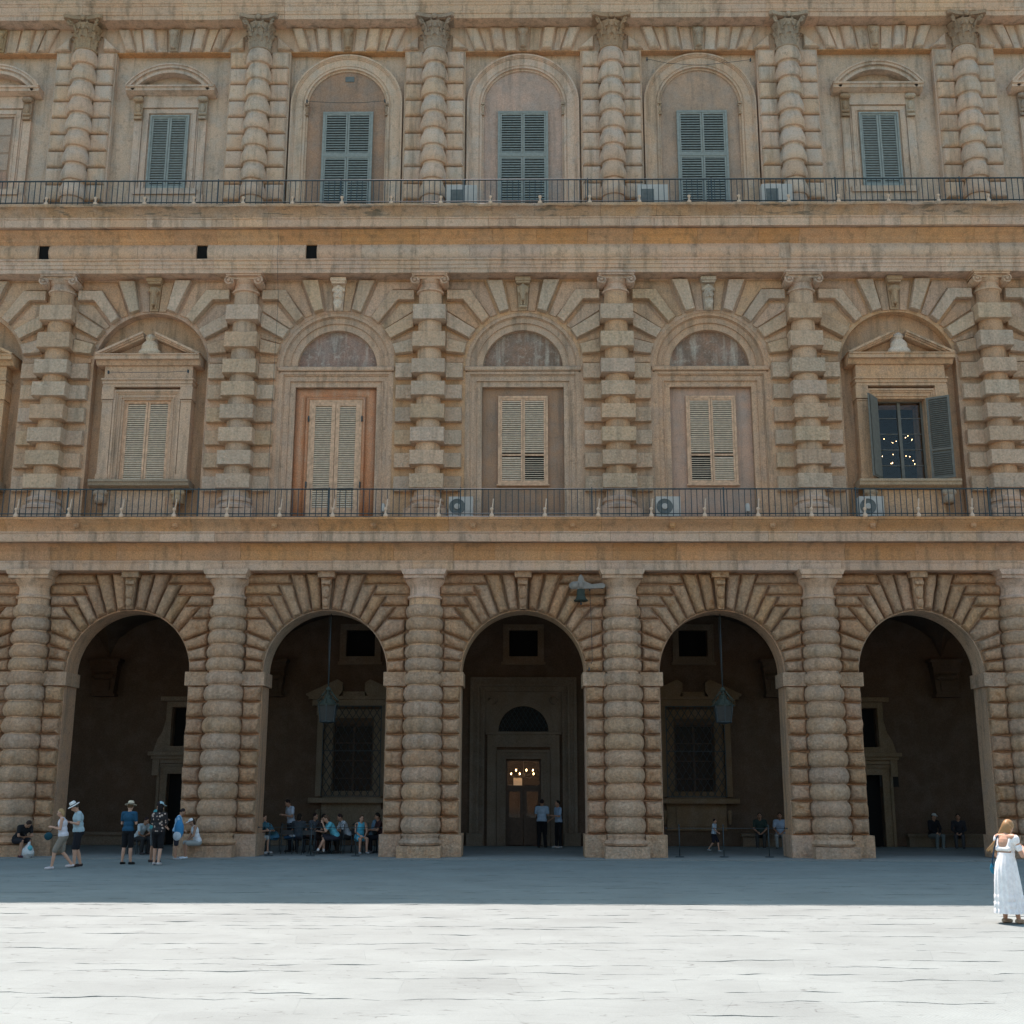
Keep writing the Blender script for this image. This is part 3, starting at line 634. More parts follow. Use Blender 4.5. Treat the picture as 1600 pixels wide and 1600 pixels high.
# corinthian capital
cor = MB().lathe([(.37,0),(.42,.03),(.42,.08),(.37,.10),(.37,.3),(.39,.6),(.44,.85),(.52,1.0)], seg=32, a0=170, a1=370)
def cleaf(mb, a, z0, h, w, r0, curl):
    V = []; F = []; n = 7; ca, sa = math.cos(a), math.sin(a)
    for i in range(n):
        t = i/(n-1); r = r0+.03+curl*(t**2.2); z = z0+h*(math.sin(t*1.75)/math.sin(1.55) if t < 1 else .93)
        ww_ = w*(1-.55*t**2)*(1+.18*math.cos(i*math.pi))
        for k in (-1, -.4, 0, .4, 1):
            d = -.045*abs(k)+(.02 if k == 0 else 0); rr_ = r+d
            V.append((ca*rr_-sa*k*ww_/2, sa*rr_+ca*k*ww_/2, z))
    for i in range(n-1):
        for k in range(4): F.append((i*5+k, i*5+k+1, i*5+5+k+1, i*5+5+k))
    for k in range(1): pass
    mb.add(V, F)
for i in range(5): cleaf(cor, rad(-162+36*i), .10, .36, .27, .37, .15)
for i in range(6): cleaf(cor, rad(-180+36*i), .30, .44, .25, .38, .17)
for s in (-1, 1):
    for a0_, e in ((-90+s*45, 1),):
        a = rad(a0_); ca, sa = math.cos(a), math.sin(a)
        pts = [(ca*(.40+.30*t), sa*(.40+.30*t), .68+.42*t**.7) for t in [i/6 for i in range(7)]]
        pts += [(ca*(.68+.09*math.sin(q)), sa*(.68+.09*math.sin(q)), 1.0+.09*math.cos(q)) for q in [.5+i*.6 for i in range(9)]]
        cor.tube(pts, .05, 6, .035); cor.ell((ca*.68, sa*.68, 1.0), (.06,)*3, 8, 6)
    pts = [(s*(.22-.12*t), -.43-.03*t, .62+.42*t) for t in [i/5 for i in range(6)]]+[(s*(.10+.06*math.sin(q)), -.47, 1.0+.06*math.cos(q)) for q in [i*.7 for i in range(8)]]
    cor.tube(pts, .03, 6)
ab = [(-.68,.1),(-.68,-.58),(-.60,-.66),(-.35,-.55),(0,-.50),(.35,-.55),(.60,-.66),(.68,-.58),(.68,.1)]
V = [(x,y,1.10) for x,y in ab]+[(x*1.04,y*1.04,1.22) for x,y in ab]; n = len(ab)
cor.add(V, [tuple(range(n-1,-1,-1)), tuple(range(n,2*n))]+[(i,(i+1)%n,n+(i+1)%n,n+i) for i in range(n)])
cor.ell((0,-.56,1.15),(.10,.06,.10)); cor.ell((0,-.44,.88),(.06,.05,.12))
cor = cor.wob(.012, 9).mesh('capital', 'carved', 'auto')
for c in COLS:
    x = c*BAY; p = put('pier', p3, palace, at(x)); cr = random.Random(int(c*10+5)); q = put('column', sh3, palace, (x, YA, 0))
    for i in range(9):
        put('column_drum', d3[cr.randrange(4)], q, (x, YA, dz[i]))
        for s in (1, -1):
            put('pier_block', b3[s][cr.randrange(3)], p, (x, YA, dz[i]+.02))
    put('capital', cor, q, (x, YA, 27.93))
    put('base', MB().lathe([(.5,0),(.56,.05),(.56,.12),(.45,.2),(.5,.25),(.48,.32),(.4,.36),(.4,.8)], seg=28, a0=170, a1=370).box(-.6,.6,-.6,.1,-.05,0).mesh('base', 'top', 'auto'), q, (x, YA, F3+.04))
lint = MB().box(-25,25,YF+.002,YF+.29,28.05,29.3).mesh('wall', 'top', False, O); put('wall', lint, palace, O)
fa = [[(2.11,29.0),(1.65,29.0),(1.37,28.07),(1.76,28.07)], [(1.21,29.0),(.75,29.0),(.63,28.07),(1.06,28.07)], [(2.58,28.7),(2.58,28.1),(1.95,28.08)]]
ff = [[(1.60,29.0),(1.26,29.0),(1.10,28.06),(1.33,28.06)], [(.70,29.0),(.28,29.0),(.22,28.06),(.58,28.06)]]
v3 = stones_of(fa, 'lintel_stone', .17, .4, 'top', rough=.008, rings=((0,0),(.02,.5),(.14,.88),(.32,1))); v3f = stones_of(ff, 'lintel_stone', .05, .2, 'top', rings=BLOCK, rough=.004, var=1)
cv = MB().prism([(-.14,.02),(.14,.02),(.2,.95),(-.2,.95)], -.1, .05).ell((0,-.2,.68),(.16,.13,.14)).cap((0,-.2,.6),.11,(0,-.2,.2),.08).ell((-.13,-.18,.76),(.06,.06,.09)).ell((.13,-.18,.76),(.06,.06,.09)).ell((0,-.3,.55),(.04,.05,.08)).cap((-.1,-.16,.5),.04,(-.08,-.14,.12),.04).cap((.1,-.16,.5),.04,(.08,-.14,.12),.04).ell((-.06,-.29,.68),(.035,.03,.03)).ell((.06,-.29,.68),(.035,.03,.03)).ell((0,-.2,.12),(.09,.09,.07))
cv = remeshed(cv, 'keystone_head', 'carved', .02)
for b in BAYS:
    a = put('flat_arch', MB().box(-2.07,2.07,YF-.01,YF+.28,28.045,28.075).mesh('flat_arch', 'ochre', False, O), palace, at(b*BAY))
    for v, me in v3:
        if v == b % 2: put('lintel_stone', me, a, at(b*BAY))
    for v, me in v3f: put('lintel_stone', me, a, at(b*BAY))
    put('keystone_head', cv, a, (b*BAY, YF, 28.05))
core3 = MB().box(-25,25,37.5,38.4,29.1,32.0).mesh('cornice', 'top', False, O); k3 = put('cornice', core3, palace, O)
course(k3, 'architrave_stone', [(YF,29.03),(37.44,29.03),(37.43,29.20),(37.40,29.21),(37.385,29.24),(37.385,29.28),(37.36,29.31),(37.355,29.5),(37.33,29.51),(37.31,29.55),(37.31,29.585),(37.28,29.60),(37.27,29.66),(37.25,29.70),(YF,29.70)], 'fascia', seed=11)
course(k3, 'frieze_stone', [(YF,29.70),(37.42,29.70),(37.42,30.5),(YF,30.5)], 'top', seed=12)
course(k3, 'corona_stone', [(YF,30.5),(37.4,30.5),(37.2,30.8),(36.9,30.9),(36.3,31.0),(36.3,31.4),(36.15,31.8),(36.15,32.0),(YF,32.0)], 'fascia', seed=13, step=1)
for hx in (-11.05, -5.9, -6.55+0, 4.9):
    put('beam_hole', MB().box(-.16,.16,37.40,37.9,29.74,30.1).mesh('beam_hole', 'void', False, O), k3, at(hx))
for b in (-1, 0, 1):
    bx = b*BAY; mb = MB(); Z3 = 25.99
    for r0, r1, y0 in ((2.01,1.94,38.04),(1.94,1.90,38.07),(1.90,1.86,38.10),(1.86,1.58,38.13),(1.58,1.54,38.15),(1.54,1.47,38.12),(1.47,1.40,38.20)):
        ringp(mb, r0, r1, Z3, y0, YF+.282)
        for s in (-1, 1): mb.box(*sorted((s*r0, s*r1)), y0, YF+.282, F3, Z3)
    w_ = put('window', mb.mesh('window', 'top', 'auto', O), palace, at(bx))
    inf = MB().box(-1.41,1.41,YF+.25,YF+.282,F3,Z3); ringp(inf, 1.41, .001, Z3, YF+.25, YF+.282)
    put('infill', inf.mesh('infill', 'pink', False, O), w_, at(bx))
    ic = MB().box(-.07,.07,-.08,.1,.38,.45).ell((0,0,.2),(.06,.07,.16)).ell((.04,-.03,.33),(.04,)*3).ell((-.04,-.03,.33),(.04,)*3).box(-.06,.06,-.06,.1,-.02,.03).mesh('impost', 'carved', 'auto')
    for s in (-1, 1): put('impost', ic, w_, (bx+s*1.44, YF+.16, 25.6))
    ox = .06 if b else .0
    fr = MB(); frame_box(fr, -.90, .90, F3, 25.74, .08, YF+.14, YF+.25); fr.box(-.82,.82,YF+.14,YF+.25,23.95,24.05); put('window_frame', fr.mesh('window_frame', 'green_sh', False, O), w_, at(bx+ox))
    put_leaves(w_, bx+ox, -.82, .82, F3+.08, 23.95, YF+.18, ['green_sh', 'green_sh', 'void'], pitch=.098, fr=.06)
    put_leaves(w_, bx+ox, -.82, .82, 24.05, 25.66, YF+.18, ['green_sh', 'green_sh', 'void'], pitch=.098, fr=.06)
for b in (-3, -2, 2, 3):
    bx = b*BAY; mb = MB(); y = YF+.10
    ch = math.hypot(1.6, .0); rr_ = (1.62**2+.86**2)/(2*.86); zc = 27.50-rr_; ah = math.degrees(math.asin(1.62/rr_))
    for o, t_, d in ((0,.06,.34),(.06,.10,.30),(.16,.08,.22),(.24,.10,.26)): ringp(mb, rr_-o, rr_-o-t_, zc, y-d, YF+.282, 90-ah, 90+ah, 28)
    mb.extr([(YF+.28,26.36),(y-.10,26.37),(y-.2,26.44),(y-.26,26.45),(y-.26,26.55),(y-.32,26.57),(y-.32,26.63),(YF+.28,26.63)], -1.60, 1.60)
    ringp(mb, rr_-.34, rr_-.9, zc, YF+.2, YF+.282, 90-ah*.66, 90+ah*.66, 20)
    mb.box(-1.0,1.0,y-.02,YF+.282,25.90,26.36)
    for xo, xi, d in ((1.0,.94,.05),(.94,.80,.0),(.80,.77,-.02),(.77,.70,.04)): uframe(mb, xo, xi, 25.90-(1.0-xo), 25.90-(1.0-xi), 22.7, y+d, YF+.282)
    mb.box(-1.12,1.12,y-.06,YF+.282,22.48,22.70).box(-1.35,1.35,y+.0,YF+.282,F3,22.48)
    for s in (-1, 1): mb.box(*sorted((s*1.02,s*1.30)), y+.04, YF+.282, 22.48, 25.43)
    w_ = put('window', mb.mesh('window', 'top', 'auto', O), palace, at(bx))
    cs = MB().box(-.15,.15,-.02,.12,0,.9).cap((-.09,-.1,.76),.10,(.09,-.1,.76),.10).ell((0,-.04,.42),(.10,.08,.2)).box(-.13,.13,-.08,.1,.0,.09).cap((-.09,-.04,.2),.06,(.09,-.04,.2),.06).mesh('bracket', 'carved', 'auto')
    for s in (-1, 1): put('bracket', cs, w_, (bx+s*1.16, y, 25.43))
    if b == -3:
        put('infill', MB().box(-.70,.70,YF+.2,YF+.282,22.7,25.6).mesh('infill', 'pink', False, O), w_, at(bx))
        for i in range(4):
            for j in (0, 1): put('blind_pane', MB().box(-.6+j*.62,-.02+j*.62,YF+.185,YF+.2,22.8+i*.7,23.42+i*.7).wob(.004,8).mesh('blind_pane', 'pink', False, O), w_, at(bx))
    else:
        fr = MB(); frame_box(fr, -.70, .70, 22.7, 25.60, .06, y-.03, YF+.25); put('window_frame', fr.mesh('window_frame', 'green_sh', False, O), w_, at(bx))
        put_leaves(w_, bx, -.64, .64, 22.76, 25.54, y+.03, ['green_sh', 'green_sh', 'vent'], pitch=.098, fr=.065)
# upper body and roof of the palace (out of the frame; it casts the shade on the square)
put('roof', MB().prism([(-26,32.0),(26,32.0),(26,32.2),(-26,32.2)], 36.1, 60).mesh('roof', 'wood', False, O), palace, O)
put('rear_wall', MB().box(-25,25,59,60,0,32).box(-25,-24,39.4,59,0,32).box(24,25,39.4,59,0,32).mesh('rear_wall', 'wall', False, O), palace, O)

# ------------------------------------------------------------ the square
ground = put('ground', MB().box(-400, 400, -300, 400, -1.0, -.085).mesh('ground', 'slab', False), None, kind='structure')
pave = put('pavement', MB().box(-26, 26, 4, 36.66, -.085, -.042).mesh('pavement', 'bed', False), None, kind='structure')
GZ = -.03
def slabs():
    rr = random.Random(21); rows = [4.4]
    while rows[-1] < 36.0: rows.append(rows[-1]+rr.uniform(.45, .9))
    rows[-1] = 36.66
    nr = len(rows)
    def yb(i, x):
        if i == 0 or i == nr-1: return rows[i]
        return rows[i]+.16*noise.noise(Vector((x*.10, i*5.3, 0)))*2+.13*noise.noise(Vector((x*1.1, i*3.1, 4)))+.09*noise.noise(Vector((x*2.6, i*3.1, 4)))+.035*noise.noise(Vector((x*7, i*2.1, 8)))
    out = []
    for i in range(nr-1):
        x = -25.5+rr.uniform(0, 1.5); prev = x; ps = rr.uniform(-.12, .12)
        while x < 24:
            wd = rr.uniform(.7, 2.3); e = x+wd; es = rr.uniform(-.3, .3)
            g = rr.uniform(.001, .003); n = max(3, int(wd/.07))
            bot = []; top = []
            for k in range(n+1):
                t = k/n
                g2 = .0006; xb = x-ps/2+g2+(wd-(es-ps)/2-2*g2)*t; xt = x+ps/2+g2+(wd+(es-ps)/2-2*g2)*t
                bot.append((xb, yb(i, xb)+g*(1+noise.noise(Vector((xb*2.5, i, 2))))+(0.0)))
                top.append((xt, yb(i+1, xt)-g))
            # a nearly closed joint here and there
            h = rr.uniform(-.003, .003) if rr.random() < .7 else rr.uniform(.002, .009)
            tx, ty = rr.uniform(-.004, .004), rr.uniform(-.004, .004)
            poly = bot+top[::-1]; cx = sum(p[0] for p in poly)/len(poly); cy = sum(p[1] for p in poly)/len(poly)
            zf = lambda px, py: GZ+.007*noise.noise(Vector((px*.6, i*7.3, 5)))+.006*noise.noise(Vector((px*1.7, i*3.3, 1)))+.005*noise.noise(Vector((px*5.1, i*9.1, 2)))
            V = [(px, py, zf(px, py)) for px, py in poly]+[(px, py, -.08) for px, py in poly]
            m = len(poly); F = [tuple(range(m))]+[(q, q+m, (q+1)%m+m, (q+1)%m) for q in range(m)]
            out.append((cx, cy, V, F)); x = e; ps = es
    return out
SL = slabs()
def in_view(c):                         # the slabs the photograph shows, nearest first
    return abs(c[0]) < c[1]*.47+1.0 and c[1] > 10.6
vis = sorted([s for s in SL if in_view(s)], key=lambda s: s[1])[:298]
ids = {id(s) for s in vis}
for s in vis:
    put('paving_slab', MB().add(s[2], s[3]).mesh('paving_slab', 'slab', False, (s[0], s[1], GZ)), pave, (s[0], s[1], GZ))
rest = MB()
for s in SL:
    if id(s) not in ids: rest.add(s[2], s[3])
put('further_slabs', rest.mesh('further_slabs', 'slab', False), pave, (0, 0, 0), kind='stuff')
lf = put('loggia_floor', MB().box(-25, 25, 36.70, 45.2, -.085, -.012).mesh('loggia_floor', 'loggia_floor', False), None, kind='structure')
x = -25
while x < 25:
    e = x+R_.uniform(1.0, 2.2); put('step_stone', MB().box(x+.005, e-.005, 36.69, 37.9, -.05, .0).wob(.006, 3).mesh('step_stone', 'loggia_floor', False, (x, 37, 0)), lf, (x, 37, 0)); x = e

tw = put('unseen_terrace_wall', MB().box(-60, 60, -14, -12, -.1, 6.5).box(-60, 60, -14.2, -11.8, 6.5, 6.9).box(-60, 60, -12.0, -11.8, 0, .6).mesh('unseen_terrace_wall', 'wall', False), None, label='unseen sandstone garden terrace wall added behind the viewpoint to block low sky', cat='wall')  # out of view behind the camera, added to block low sky
hm_ = MB(); V = []; nx, ny = 40, 24
for j in range(ny+1):
    for i in range(nx+1):
        X = -160+320*i/nx; Y = -14-190*(j/ny); V.append((X, Y, 6+46*(j/ny)**.8+5*noise.noise(Vector((X*.05, Y*.05, 0)))*(1 if j else 0)))
hm_.add(V, [(j*(nx+1)+i, j*(nx+1)+i+1, (j+1)*(nx+1)+i+1, (j+1)*(nx+1)+i) for j in range(ny) for i in range(nx)])
put('unseen_garden_hill', hm_.mesh('unseen_garden_hill', 'hill_green', True), None, kind='structure')  # unseen hill, added so the front is lit more from above
# ------------------------------------------------------------ loggia behind the arches
YB = 45.2
def wall_holes(x0, x1, z0, z1, holes, y0, y1):
    """wall with rectangular holes (hx0,hx1,hz0,hz1), no two sharing an x range unless stacked"""
    mb = MB(); xs = sorted({x0, x1}|{h[0] for h in holes}|{h[1] for h in holes})
    for a, b in zip(xs, xs[1:]):
        hs = sorted([h for h in holes if h[0] < (a+b)/2 < h[1]], key=lambda h: h[2]); z = z0
        for h in hs:
            if h[2] > z: mb.box(a, b, y0, y1, z, h[2])
            z = h[3]
        if z < z1: mb.box(a, b, y0, y1, z, z1)
    return mb
dx = .66; dt = 3.12
holes = [(-dx, dx, 0, dt), (-.54,.54,6.93,7.95)]
for s in (-1, 1):
    holes += [(s*BAY+.12-.54, s*BAY+.12+.54, 6.93, 7.95), (s*BAY-.76, s*BAY+.76, 1.78, 4.4)]
    holes += [(s*2*BAY-.62, s*2*BAY+.62, 0, 2.55), (s*2*BAY-.55, s*2*BAY+.55, 3.5, 5.0)]
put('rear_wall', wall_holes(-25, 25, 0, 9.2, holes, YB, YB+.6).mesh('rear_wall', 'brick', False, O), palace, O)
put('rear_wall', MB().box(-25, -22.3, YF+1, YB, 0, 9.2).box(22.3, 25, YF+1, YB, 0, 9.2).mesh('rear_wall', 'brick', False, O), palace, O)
# groined vault, one per bay
vm = MB(); n = 20; D0, D1 = YF+1.0, YB; V = []
for i in range(n+1):
    for j in range(n+1):
        u = -1+2*i/n; v = -1+2*j/n
        z = 6.9+1.65*math.sqrt(max(0, max(1-u*u, 1-v*v)))
        V.append((u*HB, D0+(D1-D0)*(v+1)/2, z))
vm.add(V, [(i*(n+1)+j, i*(n+1)+j+1, (i+1)*(n+1)+j+1, (i+1)*(n+1)+j) for i in range(n) for j in range(n)])
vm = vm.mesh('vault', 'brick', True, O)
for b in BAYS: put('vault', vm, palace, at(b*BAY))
cbm = MB().box(-.62,.62,-.6,0,1.2,1.3).box(-.54,.54,-.52,0,1.02,1.2).box(-.5,.5,-.5,0,.85,1.02).prism([(-.40,.0),(.40,.0),(.48,.85),(-.48,.85)], -.42, 0).cap((-.3,-.42,.65),.13,(.3,-.42,.65),.13).box(-.46,.46,-.46,0,-.1,.0).box(-.25,.25,-.47,-.40,.12,.5).mesh('vault_bracket', 'brick', 'auto')
for c in COLS: put('vault_bracket', cbm, palace, (c*BAY, YB, 5.5))
# square openings high on the wall
def sqwin(x):
    mb = MB(); frame_box(mb, -.76, .76, 6.73, 8.15, .21, YB-.10, YB+.05); mb.box(-.84,.84,YB-.16,YB,6.62,6.73); frame_box(mb, -.78, .78, 6.73, 8.17, .06, YB-.14, YB+.05)
    w_ = put('window', mb.mesh('window', 'brownstone', False, (0, YB, 0)), palace, (x, YB, 0))
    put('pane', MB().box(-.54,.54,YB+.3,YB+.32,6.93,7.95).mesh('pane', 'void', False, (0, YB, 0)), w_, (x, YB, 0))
for x in (0, BAY+.12, -BAY+.12): sqwin(x)
# portal
mb = MB()
for xo, xi, d in ((2.0,1.88,.22),(1.88,1.74,.18),(1.74,1.66,.26),(1.66,1.52,.14),(1.52,1.46,.18)): uframe(mb, xo, xi, 6.15-(2.0-xo), 6.15-(2.0-xi), 0, YB-d, YB+.01)
spandrel(mb, 1.02, 4.12, 5.62, YB-.08, YB+.01); mb.box(-1.46,-1.02,YB-.08,YB+.01,4.12,5.62).box(1.02,1.46,YB-.08,YB+.01,4.12,5.62)
for r0, r1, d in ((1.30,1.16,.16),(1.16,.94,.12)): ringp(mb, r0, r1, 4.13, YB-d, YB+.01)
mb.box(-1.42,1.42,YB-.20,YB+.01,4.02,4.12).box(-1.18,1.18,YB-.14,YB+.01,3.55,4.02)
for s in (-1, 1): mb.box(*sorted((s*1.0,s*1.35)), YB-.12, YB+.01, 0, 4.0).box(*sorted((s*1.5,s*2.1)), YB-.32, YB+.01, 0, .45)
for xo, xi, d in ((.98,.90,.20),(.90,.78,.15),(.78,.66,.11)): uframe(mb, xo, xi, 3.44-(.98-xo), 3.44-(.98-xi), 0, YB-d, YB+.01)
for s in (-1, 1): mb.tube([(s*(1.15+.16*math.cos(t)), YB-.12, 5.28+.13*math.sin(t)) for t in [q*.7 for q in range(8)]], .04)
portal = put('portal', mb.mesh('portal', 'brownstone', 'auto', (0, YB, 0)), palace, (0, YB, 0))
lu = MB(); ringp(lu, .94, .001, 4.13, YB-.03, YB); put('lunette_pane', lu.mesh('lunette_pane', 'dark', False, (0, YB, 0)), portal, (0, YB, 0))
def lattice(x0, x1, z0, z1, y, pitch, r=.012, inside=lambda x, z: True):
    mb = MB(); w_, h_ = x1-x0, z1-z0; k = -h_
    for sgn in (1, -1):
        c = -h_
        while c < w_:
            # line x = x0+c+t (or mirrored), z = z0+t
            pts = []
            for q in range(61):
                t = h_*q/60; xx = c+t*.62 if sgn > 0 else w_-c-t*.62
                if 0 <= xx <= w_ and inside(x0+xx, z0+t): pts.append((x0+xx, y+sgn*.006, z0+t))
            if len(pts) > 1: mb.tube([pts[0], pts[-1]], r, 4)
            c += pitch
    return mb
put('lunette_grille', lattice(-.92,.92,4.13,5.05,YB-.10,.17,.011,lambda x, z: x*x+(z-4.13)**2 < .85).mesh('lunette_grille', 'iron', False, (0, YB, 0)), portal, (0, YB, 0), kind='stuff')
# door leaves with glass above
for s in (-1, 1):
    d = MB(); x0, x1 = sorted((s*.01, s*.655)); frame_box(d, x0, x1, .02, 2.05, .12, YB+.10, YB+.16)
    d.box(x0+.12, x1-.12, YB+.10, YB+.16, .86, 1.0).box(x0+.12, x1-.12, YB+.12, YB+.15, .14, .86).box(x0+.18, x1-.18, YB+.105, YB+.12, .22, .78)
    l = put('door_leaf', d.mesh('door_leaf', 'wood', False, (0, YB, 0)), portal, (0, YB, 0))
    put('door_glass', MB().box(x0+.12,x1-.12,YB+.125,YB+.132,1.0,1.93).mesh('door_glass', 'glass_clear', False, (0, YB, 0)), portal, (0, YB, 0))
tr = MB(); frame_box(tr, -.655, .655, 2.07, 3.11, .06, YB+.09, YB+.17); tr.box(-.655,.655,YB+.07,YB+.18,2.05,2.16)
put('transom', tr.mesh('transom', 'wood', False, (0, YB, 0)), portal, (0, YB, 0))
put('transom_pane', MB().box(-.6,.6,YB+.125,YB+.132,2.16,3.05).mesh('transom_pane', 'glass_clear', False, (0, YB, 0)), portal, (0, YB, 0))
# hall behind the door
hl = MB().box(-3,3,YB+6,YB+6.1,-.1,4.5).box(-3.1,-3,YB+.6,YB+6.1,-.1,4.5).box(3,3.1,YB+.6,YB+6.1,-.1,4.5).box(-3,3,YB+.6,YB+6,4.4,4.5).box(-3,3,YB+.3,YB+6,-.1,0)
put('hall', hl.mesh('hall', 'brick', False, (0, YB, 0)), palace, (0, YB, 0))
# big grilled windows in the bays beside the portal
def bigwin(x):
    mb = MB(); frame_box(mb, -1.09, 1.09, 1.62, 4.95, .33, YB-.05, YB+.05)
    for s in (-1, 1):
        mb.box(*sorted((s*1.10,s*1.34)), YB-.20, YB+.01, 1.75, 4.72).box(*sorted((s*1.05,s*1.38)), YB-.24, YB+.01, 4.72, 5.05)
        mb.prism([(s*1.75,5.42),(s*1.80,5.50),(s*.62,6.05),(s*.42,5.92),(s*.42,5.62),(s*.55,5.42)], YB-.36, YB+.01)
        mb.cap((s*1.2,YB-.2,1.2),.10,(s*1.2,YB-.12,.8),.06)
    mb.box(-1.55,1.55,YB-.28,YB+.01,5.06,5.30).box(-1.68,1.68,YB-.40,YB+.01,5.30,5.42).box(-.42,.42,YB-.22,YB+.01,5.42,5.60)
    mb.box(-1.56,1.56,YB-.36,YB+.01,1.52,1.70).box(-1.1,1.1,YB-.10,YB+.01,.55,1.52).box(-.75,.75,YB-.14,YB-.1,.7,1.35)
    w_ = put('window', mb.mesh('window', 'brownstone', 'auto', (0, YB, 0)), palace, (x, YB, 0))
    sh = MB(); frame_box(sh, -.76, .76, 1.78, 4.4, .08, YB+.15, YB+.22); sh.box(-.04,.04,YB+.15,YB+.22,1.8,4.4)
    for z in (2.4, 3.05, 3.7): sh.box(-.7,.7,YB+.16,YB+.21,z-.02,z+.02)
    put('window_frame', sh.mesh('window_frame', 'wood', False, (0, YB, 0)), w_, (x, YB, 0))
    put('pane', MB().box(-.7,.7,YB+.18,YB+.185,1.8,4.35).mesh('pane', 'glass', False, (0, YB, 0)), w_, (x, YB, 0))
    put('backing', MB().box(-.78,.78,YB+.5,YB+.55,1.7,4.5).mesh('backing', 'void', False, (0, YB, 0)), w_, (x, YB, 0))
    g = lattice(-1.08,1.08,1.78,5.04,YB-.42,.26,.014)
    for xx in (-1.08, 1.08): g.box(xx-.015, xx+.015, YB-.435, YB-.405, 1.75, 5.05); g.box(xx-.012,xx+.012,YB-.42,YB,1.75,1.78).box(xx-.012,xx+.012,YB-.42,YB,5.0,5.03)
    for z in (1.76, 3.4, 5.04): g.box(-1.08,1.08,YB-.435,YB-.405,z-.015,z+.015)
    put('lattice_grille', g.mesh('lattice_grille', 'iron', False, (0, YB, 0)), w_, (x, YB, 0), kind='stuff')
for s in (-1, 1): bigwin(s*BAY+.05*s)
# doors with a window over them in the outer bays
def doorwin(x):
    mb = MB()
    for xo, xi, d in ((.98,.88,.16),(.88,.62,.10)): uframe(mb, xo, xi, 2.92-(.98-xo), 2.92-(.98-xi), 0, YB-d, YB+.01)
    mb.box(-1.3,1.3,YB-.42,YB+.01,3.22,3.36).box(-1.2,1.2,YB-.32,YB+.01,3.1,3.22).box(-1.0,1.0,YB-.2,YB+.01,2.94,3.1)
    for s in (-1, 1): mb.box(*sorted((s*.9,s*1.15)), YB-.26, YB+.01, 2.5, 3.1)
    frame_box(mb, -.78, .78, 3.37, 5.22, .2, YB-.14, YB+.01); mb.box(-1.0,1.0,YB-.25,YB+.01,5.24,5.4)
    for s in (-1, 1): mb.prism([(s*.78,3.37),(s*1.2,3.37),(s*1.08,3.8),(s*.9,4.1),(s*.78,4.6)], YB-.1, YB+.01)
    w_ = put('doorway', mb.mesh('doorway', 'brownstone', 'auto', (0, YB, 0)), palace, (x, YB, 0))
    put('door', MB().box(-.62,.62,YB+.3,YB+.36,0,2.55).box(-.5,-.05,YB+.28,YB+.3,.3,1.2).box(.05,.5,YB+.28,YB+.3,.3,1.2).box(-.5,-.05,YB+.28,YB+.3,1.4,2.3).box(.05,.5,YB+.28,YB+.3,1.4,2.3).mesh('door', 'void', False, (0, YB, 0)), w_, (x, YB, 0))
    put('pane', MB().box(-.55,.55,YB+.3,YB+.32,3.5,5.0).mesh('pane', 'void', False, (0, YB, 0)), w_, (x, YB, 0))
for s in (-1, 1): doorwin(s*2*BAY)
for x0, x1 in ((-11.4,-7.95),(-4.75,-2.3),(2.3,4.75),(7.95,11.4),(14.0,18.0),(-18,-14)):
    put('wall_bench', MB().box(x0, x1, YB-.42, YB, .36, .46).box(x0+.06, x1-.06, YB-.34, YB, 0, .36).mesh('wall_bench', 'brownstone', False, (x0, YB, 0)), palace, (x0, YB, 0))
put('wall_plaque', MB().box(-.35,.35,-.05,0,-.22,.22).mesh('wall_plaque', 'dark', False), palace, (13.55, YB, 2.35))
dk = MB().lathe([(.01,-.06),(.15,-.06),(.18,-.03),(.18,.0)], axis='y', seg=10); dk.v = [(x, y, z) for x, y, z in dk.v]
put('wall_disc', dk.mesh('wall_disc', 'pale_carved', False), palace, (.33, YB, 6.4))

# ------------------------------------------------------------ separate things on and about the front
def thing(name, label, cat, loc, rz=0, group=None):
    return put(name, None, None, loc, rz, label, cat, group)
def kid(name, mb, mat, par, loc=(0,0,0), smooth='auto', rz=0):
    return put(name, mb if isinstance(mb, bpy.types.Mesh) else mb.mesh(name, mat, smooth), par, loc, rz, local=True)
def railing(z, label, xs, stay_h, ft):
    YR = 36.74; t = thing('balcony_railing', label, 'railing', (0, YR, z))
    kid('handrail', MB().box(-24,24,-.022,.022,.93,.965), 'iron', t); kid('bottom_rail', MB().box(-24,24,-.018,.018,.13,.155), 'iron', t)
    kid('gutter_rail', MB().box(-24,24,-.05,.03,.0,.05), 'iron', t)
    bar = MB().box(-.011,.011,-.011,.011,0,.93).mesh('baluster', 'iron', False); x = -23.9; k = 0
    while x < 23.9 and k < 300:
        kid('baluster', bar, None, t, (x+R_.uniform(-.01,.01), 0, .02)); x += .19; k += 1
    foot = MB().lathe([(.01,-.10),(.035,-.09),(.075,.0),(.08,.05),(.05,.10),(.03,.12),(.035,.2),(.06,.24),(.055,.28),(.02,.3),(.01,.3)], seg=10).mesh('stay_foot', 'terra', True)
    for i, x in enumerate(xs):
        o = kid('stay', MB().tube([(0,-.02,.1),(.05,-.03,stay_h)], .022, 6), 'terra' if stay_h > .4 else 'iron', t, (x, 0, 0))
        put('stay_foot', foot, o, (0, -.06, .03), local=True)
    for i in range(12): kid('post', MB().box(-.02,.02,-.02,.02,0,1.0), 'iron', t, (-23+i*4.2, .0, 0), False)
railing(F2-.01, 'dark iron balcony railing with pale stays along the lower cornice', [-16.2+1.69*i for i in range(21)], .62, 0)
railing(F3-.02, 'dark iron balcony railing along the eroded upper cornice', [-17.9+1.68*i for i in range(22)], .3, 0)
